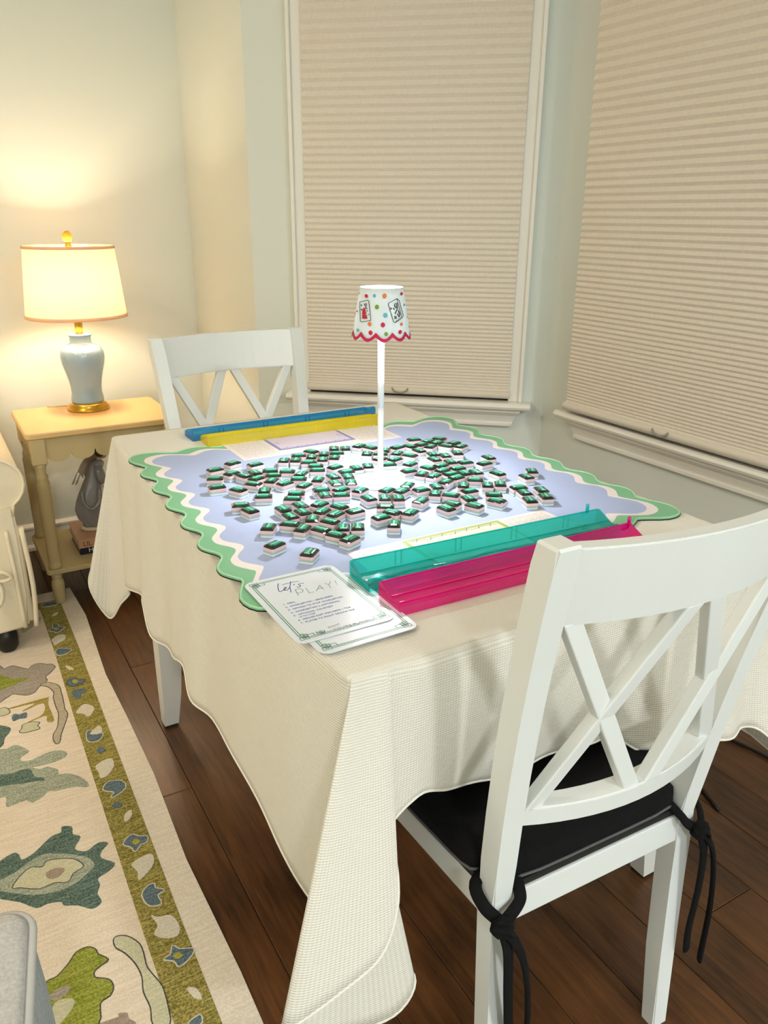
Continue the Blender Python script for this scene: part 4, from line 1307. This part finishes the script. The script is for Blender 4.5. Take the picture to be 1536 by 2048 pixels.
# ================================================================== chairs
def make_chair(label, loc, rz, group):
    t = thing('dining_chair', label, 'chair', loc, rz, group)
    WS, WT, H, HS, LEAN = 0.3685, 0.4253, 0.9585, 0.4247, 0.0918
    PD, PWD = 0.034, 0.031
    def vq(z):                      # rear face of the posts
        if z <= HS:
            k = (HS-z)/HS
            return -0.018*k**1.6
        k = (z-HS)/(H-HS)
        return -LEAN*(0.55*k + 0.45*k*k)
    def uo(z):                      # outer half width
        k = max(0.0, (z-HS)/(H-HS))
        return WS/2 + (WT-WS)/2*k
    for s in (-1, 1):
        rings = []
        for z in [0.0, 0.15, 0.30, 0.40, 0.425, 0.48, 0.56, 0.64, 0.72, 0.80, 0.88, 0.93, H-0.003, H]:
            d = 0.0 if z < H-0.001 else 0.003
            pd = PD if z > 0.30 else PD*(0.80 + 0.2*z/0.30)
            a, b = s*(uo(z)-PWD+d), s*(uo(z)-d)
            y0, y1 = vq(z)+d, vq(z)+pd-d
            r = [(min(a, b), y0, z), (max(a, b), y0, z), (max(a, b), y1, z), (min(a, b), y1, z)]
            rings.append(r)
        vs, fs = sweep_verts(None, rings)
        bm = bmesh.new()
        bv = [bm.verts.new(v) for v in vs]
        for f in fs:
            bm.faces.new([bv[i] for i in f])
        long = [e for e in bm.edges if abs(e.verts[0].co.z - e.verts[1].co.z) > 0.01]
        bmesh.ops.bevel(bm, geom=long, offset=0.0025, segments=2, affect='EDGES')
        bmesh.ops.recalc_face_normals(bm, faces=list(bm.faces))
        from_bm('back_leg', bm, 'chair_white', t)
    BOW = 0.034
    def rail(name, z0, z1, th, bow, push=0.0):
        rings = []
        N = 14
        for i in range(N+1):
            f = -1 + 2*i/N
            ring = []
            for z, yo in ((z0, 0), (z0, th), (z1, th), (z1, 0)):
                u = f*(uo(z)-PWD+0.002)
                ring.append((u, vq(z) + push + 0.001 + yo - bow*(1-f*f), z))
            rings.append(ring)
        vs, fs = sweep_verts(None, rings)
        bm = bmesh.new()
        bv = [bm.verts.new(v) for v in vs]
        for ff in fs:
            bm.faces.new([bv[i] for i in ff])
        long = [e for e in bm.edges if abs(e.verts[0].co.x - e.verts[1].co.x) > 0.01]
        bmesh.ops.bevel(bm, geom=long, offset=0.0025, segments=2, affect='EDGES')
        bmesh.ops.recalc_face_normals(bm, faces=list(bm.faces))
        return from_bm(name, bm, 'chair_white', t)
    ZR0, ZR1 = 0.550, 0.581
    ZT0 = 0.858
    rail('top_rail', ZT0, H-0.004, 0.022, BOW)
    rail('lower_rail', ZR0, ZR1, 0.030, BOW)
    def pos(f, z, e=0.011):
        u = f*(uo(z)-PWD)
        return Vector((u, vq(z) + e - BOW*(1-f*f), z))
    zl, zh = ZR1-0.002, ZT0+0.002
    for f0, f1 in ((-0.93, -0.10), (-0.10, -0.93), (0.10, 0.93), (0.93, 0.10)):
        a, b = pos(f0, zl), pos(f1, zh)
        d = (b-a).normalized()
        side = Vector((d.z, 0, -d.x)).normalized()*0.0145
        up_ = Vector((0, 1, 0))
        dep = up_*(0.009 if f0 < f1 else 0.0075)
        c8 = [a-side-dep, a+side-dep, a+side+dep, a-side+dep, b-side-dep, b+side-dep, b+side+dep, b-side+dep]
        for i in (0, 1, 2, 3):
            c8[i].z = zl if True else c8[i].z
        for i in (4, 5, 6, 7):
            c8[i].z = zh
        bevelled('cross_slat', c8, 'chair_white', t, 0.002, 2)
    # seat frame
    HR = 0.0493
    fu, bu, D = 0.205, WS/2-PWD, 0.40
    box('seat_rail', -bu-0.001, bu+0.001, 0.002, 0.024, HS-HR, HS, 'chair_white', t, 0.002)
    box('seat_rail', -fu+0.03, fu-0.03, D-0.028, D-0.006, HS-HR, HS, 'chair_white', t, 0.002)
    for s in (-1, 1):
        c8 = [(s*(WS/2-0.005), 0.030, HS-HR), (s*(fu-0.004), D-0.02, HS-HR), (s*(fu-0.026), D-0.02, HS-HR), (s*(WS/2-0.027), 0.030, HS-HR)]
        c8 = c8 + [(x, y, HS) for x, y, z in c8]
        bevelled('seat_rail', c8, 'chair_white', t, 0.002, 2)
        rings = []
        for z, w in ((0.0, 0.030), (0.2, 0.036), (HS, 0.040)):
            xa, xb = sorted((s*(fu-0.001), s*(fu-w-0.001)))
            rings.append([(xa, D-w, z), (xb, D-w, z), (xb, D, z), (xa, D, z)])
        vs, fs = sweep_verts(None, rings)
        part('front_leg', vs, fs, 'chair_white', t)
    seat = [(-bu+0.002, 0.006), (bu-0.002, 0.006), (bu-0.002, 0.037), (WS/2-0.002, 0.037), (fu+0.004, D+0.004), (-fu-0.004, D+0.004), (-WS/2+0.002, 0.037), (-bu+0.002, 0.037)]
    prism('seat', seat, HS+0.0005, HS+0.012, 'black_seat', t)
    return t
NC = (0.0271, -0.8083, 0)
NR = -0.0284
chair_near = make_chair('white double-X-back dining chair in the right foreground with a black cushion', NC, NR, 'white X-back dining chairs')
chair_far = dup(chair_near, (0.040, 0.560, 0), PI+0.070, 'white double-X-back dining chair at the far end beside the blue rack', 'white X-back dining chairs')

# black tie-on cushion on the near chair
cu = thing('seat_cushion', 'black tie-on seat cushion on the near white chair', 'cushion', (NC[0], NC[1], 0.4375), NR)
out = [(-0.142, 0.010), (0, 0.006), (0.142, 0.010), (0.148, 0.040), (0.186, 0.050), (0.196, 0.12), (0.206, 0.27), (0.205, 0.385), (0.19, 0.402), (0, 0.408), (-0.19, 0.402), (-0.205, 0.385), (-0.206, 0.27), (-0.196, 0.12), (-0.186, 0.050), (-0.148, 0.040)]
out = catmull(out, 3, True)
cxc, cyc = 0.0, 0.21
def shr(k):
    return [((x-cxc)*k + cxc, (y-cyc)*k + cyc) for x, y in out]
rings = [z3(shr(0.985), 0.0), z3(shr(1.0), 0.006), z3(shr(1.005), 0.016), z3(shr(0.998), 0.026), z3(shr(0.97), 0.033), z3(shr(0.90), 0.0365), z3(shr(0.5), 0.0385), z3(shr(0.02), 0.039)]
vs, fs = ring_stack(rings)
part('cushion_pad', vs, fs, 'black_fabric', cu, True)
tp = [(x, y, 0.004) for x, y in shr(1.006)]
tube('edge_tape', tp, 0.0022, 'grey_tape', cu, 6, True)
def strap(name, pts, parent, w=0.0085):
    tube(name, catmull(pts, 5, False), w, 'black_fabric', parent, 8, False, 0.45)
for s in (-1, 1):
    kx, ky, kz = (0.1715 if s > 0 else -0.186), -0.020, -0.030      # knot behind the post, local to the cushion
    strap('tie', [(s*0.150, 0.045, 0.008), (s*0.192, 0.030, 0.000), (s*0.196, 0.005, -0.014), (s*0.186, -0.012, -0.026), (kx, ky, kz)], cu)
    strap('tie', [(s*0.140, 0.020, 0.008), (s*0.147, -0.006, -0.006), (s*0.155, -0.012, -0.018), (kx, ky, kz)], cu)
    strap('tie_end', [(kx, ky, kz), (kx+0.004, ky-0.012, kz-0.03), (kx+0.012, ky-0.010, kz-0.11), (kx+0.020 - s*0.004, ky-0.004, kz-0.20), (kx+0.024 - s*0.004, ky-0.004, kz-0.245)], cu, 0.0092)
    strap('tie_end', [(kx, ky, kz), (kx+0.014, ky-0.014, kz-0.02), (kx+0.036, ky-0.012, kz-0.08), (kx+0.050, ky-0.010, kz-0.17), (kx+0.056, ky-0.006, kz-0.285)], cu, 0.0092)
    bm = bmesh.new()
    bmesh.ops.create_uvsphere(bm, u_segments=14, v_segments=10, radius=0.0145)
    for v in bm.verts:
        f = 1 + 0.16*math.sin(v.co.x*420 + v.co.z*300)*math.cos(v.co.y*260)
        v.co = Vector((v.co.x*1.15*f + kx, v.co.y*0.85*f + ky-0.002, v.co.z*0.95*f + kz))
    from_bm('knot', bm, 'black_fabric', cu, True)
    strap('knot_loop', [(kx-0.016, ky-0.004, kz+0.008), (kx-0.002, ky-0.016, kz+0.010), (kx+0.013, ky-0.010, kz-0.010)], cu, 0.006)

# ================================================================== side table
SX, SY = -0.198, 1.397
st = thing('side_table', 'tan painted side table with turned legs and scalloped apron', 'side table', (SX, SY, 0))
HW, HD, SZ = 0.2425, 0.188, 0.605
top = rrect(HW, HD, 0.016, 4)
vs, fs = ring_stack([z3(rrect(HW-0.003, HD-0.003, 0.014, 4), SZ-0.020), z3(top, SZ-0.017), z3(top, SZ-0.005), z3(rrect(HW-0.001, HD-0.001, 0.015, 4), SZ-0.002), z3(rrect(HW-0.004, HD-0.004, 0.013, 4), SZ)])
part('table_top', vs, fs, 'tan_top', st)
lx_, ly_ = 0.210, 0.160
for sx in (-1, 1):
    for sy in (-1, 1):
        px, py = sx*lx_, sy*ly_
        f0 = 0.0072 if sy < 0 and sx < 0 else 0.0
        lg = lathe('leg', [(0.0001, f0), (0.0150, f0), (0.0175, f0+0.004), (0.0200, 0.055), (0.0212, 0.075), (0.0190, 0.090), (0.0145, 0.096), (0.0175, 0.102), (0.0175, 0.108), (0.0140, 0.113), (0.0150, 0.119)], 'tan', st, 20, (px, py))
        lathe('leg', [(0.0215, 0.1365), (0.0225, 0.142), (0.0215, 0.150), (0.0185, 0.155), (0.0190, 0.165), (0.0205, 0.30), (0.0215, 0.420), (0.0215, 0.436), (0.0185, 0.444), (0.0200, 0.452), (0.0190, 0.458), (0.0150, 0.468), (0.0175, 0.484), (0.0205, 0.494), (0.0205, 0.5005)], 'tan', st, 20, (px, py))
        box('leg_block', px-0.023, px+0.023, py-0.023, py+0.023, 0.500, 0.5845, 'tan', st, 0.003)
vs, fs = ring_stack([z3(rrect(HW-0.006, HD-0.006, 0.010, 3), 0.119), z3(rrect(HW-0.002, HD-0.002, 0.012, 3), 0.122), z3(rrect(HW-0.002, HD-0.002, 0.012, 3), 0.1345), z3(rrect(HW-0.004, HD-0.004, 0.011, 3), 0.1365)])
part('shelf', vs, fs, 'tan', st)
def scallop_apron(name, l0, l1, n, axis, at):
    pts = [(l0, 0.584), (l1, 0.584)]
    w = (l1-l0)/n
    for i in range(n):
        c = l1 - (i+0.5)*w
        for k in range(9):
            a = k*PI/8
            pts.append((c + (w/2-0.0012)*math.cos(a), 0.530 - 0.028*math.sin(a)**0.8))
    m_ = len(pts)
    bm = bmesh.new()
    if axis == 'x':
        va = [bm.verts.new((p, at-0.008, z)) for p, z in pts]
        vb = [bm.verts.new((p, at+0.008, z)) for p, z in pts]
    else:
        va = [bm.verts.new((at-0.008, p, z)) for p, z in pts]
        vb = [bm.verts.new((at+0.008, p, z)) for p, z in pts]
    fa = bm.faces.new(va)
    fb = bm.faces.new(list(reversed(vb)))
    for j in range(m_):
        bm.faces.new((va[j], vb[j], vb[(j+1) % m_], va[(j+1) % m_]))
    bm.normal_update()
    bmesh.ops.triangulate(bm, faces=[fa, fb])
    bmesh.ops.recalc_face_normals(bm, faces=list(bm.faces))
    from_bm(name, bm, 'tan', st)
scallop_apron('apron', -lx_+0.022, lx_-0.022, 5, 'x', -ly_-0.006)
scallop_apron('apron', -lx_+0.022, lx_-0.022, 5, 'x', ly_+0.006)
scallop_apron('apron', -ly_+0.022, ly_-0.022, 4, 'y', -lx_-0.006)
scallop_apron('apron', -ly_+0.022, ly_-0.022, 4, 'y', lx_+0.006)

# ================================================================== ceramic lamp
bl = thing('ceramic_lamp', 'lit pale blue ginger-jar lamp with cream linen shade on the side table', 'lamp', (-0.196, 1.485, SZ))
lathe('brass_base', [(0.0001, 0.0), (0.070, 0.0), (0.072, 0.004), (0.069, 0.010), (0.063, 0.015), (0.064, 0.018), (0.060, 0.023), (0.055, 0.026), (0.0001, 0.026)], 'brass', bl, 48)
VP_ = [(0.0001, 0.026), (0.0535, 0.026), (0.0545, 0.034), (0.0530, 0.046), (0.0505, 0.060), (0.0515, 0.080), (0.0555, 0.105), (0.0630, 0.135), (0.0700, 0.160), (0.0730, 0.180), (0.0715, 0.198), (0.0640, 0.213), (0.0500, 0.223), (0.0385, 0.2275), (0.0350, 0.232), (0.0345, 0.248), (0.0370, 0.254), (0.0405, 0.257), (0.0400, 0.2595), (0.0330, 0.260), (0.0001, 0.260)]
lathe('jar', VP_, 'ceramic', bl, 48)
lathe('stem', [(0.0001, 0.2601), (0.0130, 0.2601), (0.0130, 0.315), (0.0090, 0.320), (0.0090, 0.345), (0.0001, 0.345)], 'brass', bl, 24)
SHB, SHT = 0.318, 0.545
def shade_ring(z, off=0.0):
    k = (z-SHB)/(SHT-SHB)
    return 0.1625 + (0.1425-0.1625)*k + off
vs, fs = [], []
NB = 64
for i in range(NB):
    th = 2*PI*i/NB
    for k in range(9):
        z = SHB + (SHT-SHB)*k/8
        r = shade_ring(z)
        vs.append((r*math.cos(th), r*math.sin(th), z))
for i in range(NB):
    a, b = i*9, ((i+1) % NB)*9
    for k in range(8):
        fs.append((a+k, b+k, b+k+1, a+k+1))
bs = part('shade', vs, fs, 'lampshade', bl, True)
for z0, z1 in ((SHB-0.001, SHB+0.009), (SHT-0.008, SHT+0.001)):
    vs, fs = [], []
    for i in range(NB):
        th = 2*PI*i/NB
        for z, o in ((z0, 0.0), (z0, 0.0022), (z1, 0.0022), (z1, 0.0)):
            r = shade_ring(z, o)
            vs.append((r*math.cos(th), r*math.sin(th), z))
    for i in range(NB):
        a, b = i*4, ((i+1) % NB)*4
        for k in range(4):
            fs.append((a+k, b+k, b+(k+1) % 4, a+(k+1) % 4))
    part('shade_trim', vs, fs, 'shade_trim', bs, True)
for k in range(3):
    a = 2*PI*k/3 + 0.4
    tube('spider_arm', [(0, 0, SHT-0.006), (0.141*math.cos(a), 0.141*math.sin(a), SHT-0.006)], 0.0015, 'brass', bl, 6)
tube('harp', [(0.012, 0, 0.335), (0.05, 0, 0.39), (0.055, 0, 0.45), (0.03, 0, 0.52), (0, 0, SHT-0.006), (-0.03, 0, 0.52), (-0.055, 0, 0.45), (-0.05, 0, 0.39), (-0.012, 0, 0.335)], 0.0016, 'brass', bl, 6)
lathe('finial_cap', [(0.0001, SHT-0.008), (0.010, SHT-0.008), (0.011, SHT-0.002), (0.008, SHT+0.006), (0.0095, SHT+0.010), (0.0001, SHT+0.011)], 'brass', bl, 20)
lathe('finial', [(0.0001, SHT+0.010), (0.010, SHT+0.011), (0.0145, SHT+0.020), (0.0155, SHT+0.030), (0.0135, SHT+0.039), (0.008, SHT+0.045), (0.0001, SHT+0.047)], 'amber', bl, 20)
lathe('bulb', [(0.0001, 0.345), (0.011, 0.346), (0.012, 0.370), (0.012, 0.392), (0.020, 0.402), (0.023, 0.415), (0.020, 0.429), (0.012, 0.438), (0.0001, 0.441)], 'bulb', bl, 20)
tube('cord', catmull([(-0.045, 0.050, 0.004), (-0.075, 0.068, 0.004), (-0.105, 0.066, 0.004), (-0.125, 0.085, 0.003)], 5, False), 0.0018, 'cord', bl, 6)
ld = bpy.data.lights.new('warm_bulb', 'POINT')
ld.energy = SIDE_LAMP_W
ld.color = SIDE_LAMP_COLOR
ld.shadow_soft_size = 0.036
lo = bpy.data.objects.new('bulb_light', ld)
COL.objects.link(lo)
lo.parent = bl
lo.location = (0, 0, 0.415)

# ================================================================== books and figurine on the shelf
bz = 0.1369
def book(label, x0, x1, y0, y1, z0, z1, jacket, rz=0.0):
    cx, cy = (x0+x1)/2, (y0+y1)/2
    t = thing('book', label, 'book', (cx, cy, z0), rz, 'books on the side table shelf')
    w, d, h = (x1-x0)/2, (y1-y0)/2, z1-z0
    box('pages', -w+0.003, w-0.003, -d+0.003, d-0.003, 0.0025, h-0.0025, 'book_pages', t, 0)
    # jacket: boards and a spine towards the room
    box('cover', -w, w, -d, d, 0.0, 0.0025, jacket, t, 0.0005, 1)
    box('cover', -w, w, -d, d, h-0.0025, h, jacket, t, 0.0005, 1)
    box('spine', -w, w, -d-0.0004, -d+0.0026, 0.0001, h-0.0001, jacket, t, 0.0005, 1)
    return t
b1 = book('dark navy hardback with white spine lettering, lower book on the shelf', -0.316, -0.120, 1.300, 1.470, bz, bz+0.028, 'book_navy')
text_mesh('spine_lettering', 'HY', 0.024, 'ink_white', b1, (-0.070, -0.0858, 0.006), (PI/2, 0, 0))
b2 = book('rose-brown hardback with dark spine lettering under the figurine', -0.319, -0.125, 1.288, 1.488, bz+0.0285, bz+0.0585, 'book_rose', 0.0)
text_mesh('spine_lettering', 'LIL', 0.024, 'ink_brown', b2, (-0.083, -0.1008, 0.007), (PI/2, 0, 0))

FX, FY, FZ = -0.245, 1.392, bz+0.0586
fg = thing('angel_figurine', 'glazed porcelain angel figurine in a grey gown standing on the books', 'figurine', (FX, FY, FZ))
def loft(name, rows, m, parent, n=28, wob=0.0, kf=7):
    rings = []
    for z, cx, cy, rx, ry in rows:
        ring = []
        for j in range(n):
            a = 2*PI*j/n
            f = 1 + wob*math.sin(kf*a + z*30)
            ring.append((cx + rx*f*math.cos(a), cy + ry*f*math.sin(a), z))
        rings.append(ring)
    vs, fs = sweep_verts(None, rings)
    return part(name, vs, fs, m, parent, smooth=True)
lathe('plinth', [(0.0001, 0.0), (0.050, 0.0), (0.054, 0.004), (0.050, 0.010), (0.030, 0.013), (0.0001, 0.014)], 'porcelain_cream', fg, 24, (0.006, 0), True, 1.0, 0.75)
loft('gown', [(0.010, 0.004, 0, 0.040, 0.030), (0.022, 0.000, 0, 0.036, 0.030), (0.045, -0.010, 0, 0.042, 0.034), (0.075, -0.012, 0, 0.046, 0.036), (0.105, -0.006, 0, 0.044, 0.034), (0.135, 0.002, 0, 0.038, 0.030), (0.165, 0.010, 0, 0.031, 0.025), (0.190, 0.018, 0, 0.025, 0.021), (0.205, 0.022, 0, 0.024, 0.020), (0.222, 0.030, 0, 0.027, 0.020), (0.238, 0.036, 0, 0.024, 0.017), (0.248, 0.040, 0, 0.012, 0.010)], 'porcelain_grey', fg, 36, 0.045)
tube('drape_fold', catmull([(-0.030, -0.030, 0.15), (-0.030, -0.040, 0.11), (-0.008, -0.044, 0.085), (0.020, -0.040, 0.105), (0.028, -0.030, 0.15)], 5, False), 0.0055, 'porcelain_grey', fg, 8)
loft('sleeve', [(0.165, 0.045, -0.022, 0.010, 0.008), (0.185, 0.042, -0.022, 0.017, 0.013), (0.210, 0.036, -0.019, 0.018, 0.013), (0.232, 0.034, -0.012, 0.012, 0.010)], 'porcelain_grey', fg, 16)
tube('arm', catmull([(0.044, -0.024, 0.170), (0.052, -0.030, 0.145), (0.068, -0.034, 0.135), (0.074, -0.034, 0.120)], 4, False), [0.0065]*12+[0.004], 'porcelain_skin', fg, 8)
tube('neck', [(0.040, 0, 0.240), (0.050, 0, 0.262)], 0.0075, 'porcelain_skin', fg, 12)
bm = bmesh.new()
bmesh.ops.create_uvsphere(bm, u_segments=20, v_segments=14, radius=0.0195)
for v in bm.verts:
    v.co = Vector((v.co.x*0.92 + 0.058, v.co.y*0.88, v.co.z*1.15 + 0.272))
from_bm('head', bm, 'porcelain_skin', fg, True)
bm = bmesh.new()
bmesh.ops.create_uvsphere(bm, u_segments=20, v_segments=14, radius=0.0215)
for v in bm.verts:
    k = 1.0 if v.co.x < 0.004 else 0.80
    v.co = Vector((v.co.x*0.95*k + 0.052, v.co.y*0.98, v.co.z*1.10 + 0.278))
from_bm('hair', bm, 'porcelain_hair', fg, True)
for s in (-1, 1):
    wp = [(0.060, 0.292), (0.030, 0.275), (0.005, 0.255), (-0.018, 0.225), (-0.032, 0.195), (-0.044, 0.168), (-0.052, 0.163), (-0.040, 0.185), (-0.026, 0.205), (-0.012, 0.180), (-0.008, 0.205), (0.008, 0.195), (0.014, 0.220), (0.030, 0.235)]
    wp = catmull(wp, 3, True)
    n = len(wp)
    yb = 0.020 if s > 0 else 0.012
    ya = yb + 0.006
    va = [(x, s*0 + yb + 0.10*abs(x-0.03)*0.3, z) for x, z in wp]
    vb = [(x, s*0 + ya + 0.10*abs(x-0.03)*0.3, z) for x, z in wp]
    if s < 0:
        va = [(x+0.012, y+0.012, z-0.004) for x, y, z in va]
        vb = [(x+0.012, y+0.012, z-0.004) for x, y, z in vb]
    bm = bmesh.new()
    A = [bm.verts.new(p) for p in va]
    B = [bm.verts.new(p) for p in vb]
    f1 = bm.faces.new(A)
    f2 = bm.faces.new(list(reversed(B)))
    for j in range(n):
        bm.faces.new((A[j], B[j], B[(j+1) % n], A[(j+1) % n]))
    bm.normal_update()
    bmesh.ops.triangulate(bm, faces=[f1, f2])
    bmesh.ops.recalc_face_normals(bm, faces=list(bm.faces))
    from_bm('wing', bm, 'porcelain_wing', fg)

# ================================================================== sofa
so = thing('sofa', 'cream slipcovered roll-arm sofa with black feet at the left wall', 'sofa', (-1.4, 1.35, 0))
def SL(x, y):
    return (x+1.4, y-1.35)
def arm_profile(xc, s):
    """(x, z) outline of a rolled arm; s = +1 for the right arm"""
    pts = [(xc + s*0.036, 0.30), (xc + s*0.034, 0.44)]
    for k in range(15):
        a = math.radians(-58 + k*17.5)
        pts.append((xc + s*0.074*math.cos(a), 0.535 + 0.074*math.sin(a)))
    pts += [(xc - s*0.085, 0.46), (xc - s*0.095, 0.30)]
    return pts
for s, xc in ((1, -0.560), (-1, -2.24)):
    pr = arm_profile(xc, s)
    y0, y1 = 0.955, 1.70
    n = len(pr)
    bm = bmesh.new()
    A = [bm.verts.new((x+1.4, y0-1.35, z)) for x, z in pr]
    B = [bm.verts.new((x+1.4, y1-1.35, z)) for x, z in pr]
    f1 = bm.faces.new(A)
    f2 = bm.faces.new(list(reversed(B)))
    for j in range(n):
        bm.faces.new((A[j], B[j], B[(j+1) % n], A[(j+1) % n]))
    bm.normal_update()
    bmesh.ops.triangulate(bm, faces=[f1, f2])
    bmesh.ops.recalc_face_normals(bm, faces=list(bm.faces))
    smooth_sharp(from_bm('arm', bm, 'slip', so), 40)
    pip = [(x+1.4, y0-1.35-0.003, z) for x, z in pr[1:-1]]
    tube('piping', pip, 0.0045, 'slip_pipe', so, 8)
    # lower panel and pleated skirt under the arm
    x_out, x_in = xc + s*0.042, xc - s*0.095
    xa, xb = sorted((x_out, x_in))
    pp = [(xc + s*0.036, 0.47), (xc + s*0.040, 0.38), (xc + s*0.040, 0.19), (xc + s*0.028, 0.085), (xc - s*0.095, 0.078), (xc - s*0.095, 0.47)]
    bm = bmesh.new()
    A = [bm.verts.new((x+1.4, 0.945-1.35, z)) for x, z in pp]
    B = [bm.verts.new((x+1.4, 0.985-1.35, z)) for x, z in pp]
    f1 = bm.faces.new(A)
    f2 = bm.faces.new(list(reversed(B)))
    for j in range(6):
        bm.faces.new((A[j], B[j], B[(j+1) % 6], A[(j+1) % 6]))
    bmesh.ops.recalc_face_normals(bm, faces=list(bm.faces))
    bmesh.ops.bevel(bm, geom=list(bm.edges), offset=0.008, segments=3, affect='EDGES')
    smooth_sharp(from_bm('skirt_panel', bm, 'slip', so), 50)
    xs = sorted((x_out+s*0.004, x_out-s*0.022))
    box('skirt_panel', xs[0]+1.4, xs[1]+1.4, 0.956-1.35, 1.69-1.35, 0.095, 0.38, 'slip', so, 0.010, 3)
    tube('pleat', catmull([(x_out-s*0.035+1.4, 0.941-1.35, 0.40), (x_out-s*0.030+1.4, 0.938-1.35, 0.28), (x_out-s*0.026+1.4, 0.940-1.35, 0.09)], 4, False), 0.006, 'slip_pipe', so, 8)
    tube('pleat', catmull([(x_out+s*0.006+1.4, 0.950-1.35, 0.40), (x_out+s*0.013+1.4, 0.945-1.35, 0.22), (x_out+s*0.004+1.4, 0.943-1.35, 0.086)], 4, False), 0.007, 'slip_pipe', so, 8)
    fx = xc - s*0.038
    lathe('foot', [(0.0001, 0.0072), (0.022, 0.0072), (0.030, 0.020), (0.032, 0.045), (0.028, 0.09), (0.0001, 0.09)], 'black_wood', so, 20, SL(fx, 0.986))
    lathe('foot', [(0.0001, 0.0), (0.022, 0.0), (0.030, 0.020), (0.032, 0.045), (0.028, 0.09), (0.0001, 0.09)], 'black_wood', so, 20, SL(fx, 1.64))
# tied bow hanging at the front of the right arm
bx_, by_, bz_ = -0.612+1.4, 0.935-1.35, 0.275
tube('tie', catmull([(bx_, by_, bz_), (bx_+0.03, by_-0.012, bz_+0.012), (bx_+0.052, by_-0.008, bz_-0.010), (bx_+0.026, by_-0.010, bz_-0.016), (bx_, by_, bz_)], 5, False), 0.010, 'slip_pipe', so, 8, False, 0.5)
tube('tie', catmull([(bx_, by_, bz_), (bx_+0.022, by_-0.010, bz_-0.035), (bx_+0.020, by_-0.008, bz_-0.075), (bx_+0.004, by_-0.006, bz_-0.10)], 5, False), 0.011, 'slip_pipe', so, 8, False, 0.5)
box('base', -2.145+1.4, -0.655+1.4, 0.965-1.35, 1.70-1.35, 0.09, 0.34, 'slip', so, 0.012, 3)
for a, b in ((-2.135, -1.405), (-1.395, -0.665)):
    box('seat_cushion', a+1.4, b+1.4, 0.955-1.35, 1.52-1.35, 0.345, 0.48, 'slip', so, 0.035, 4)
    box('back_cushion', a+1.4, b+1.4, 1.46-1.35, 1.62-1.35, 0.485, 0.80, 'slip', so, 0.045, 4)
box('back', -2.28+1.4, -0.53+1.4, 1.625-1.35, 1.745-1.35, 0.10, 0.84, 'slip', so, 0.045, 4)

# ================================================================== ottoman in the near-left corner
oa = math.radians(-9.4)
ot = thing('ottoman', 'grey linen ottoman with piped edge at the lower left on the rug', 'ottoman', (-0.668, -0.588, 0), oa)
OW, OD, OH = 0.56, 0.60, 0.505
ob = rrect(OW/2, OD/2, 0.030, 5)
ob = [(x-OW/2, y-OD/2) for x, y in ob]
def osh(d):
    pts = rrect(OW/2+d, OD/2+d, 0.030+max(d, -0.02), 5)
    return [(x-OW/2, y-OD/2) for x, y in pts]
vs, fs = ring_stack([z3(osh(0.004), 0.085), z3(osh(0.006), 0.20), z3(osh(0.004), 0.38), z3(osh(-0.002), OH-0.022)], True, False)
part('side_panel', vs, fs, 'ott_side', ot, True)
vs, fs = ring_stack([z3(osh(-0.003), OH-0.022), z3(osh(-0.004), OH-0.008), z3(osh(-0.012), OH-0.001), z3(osh(-0.05), OH+0.002), z3(osh(-0.15), OH+0.006)], False, True)
part('top_panel', vs, fs, 'ott_top', ot, True)
tube('piping', [(x, y, OH-0.016) for x, y in osh(0.0)], 0.0055, 'ott_pipe', ot, 8, True)
for x in (-0.06, -OW+0.06):
    for y in (-0.06, -OD+0.06):
        lathe('foot', [(0.0001, 0.0072), (0.018, 0.0072), (0.024, 0.086), (0.0001, 0.086)], 'black_wood', ot, 16, (x, y))
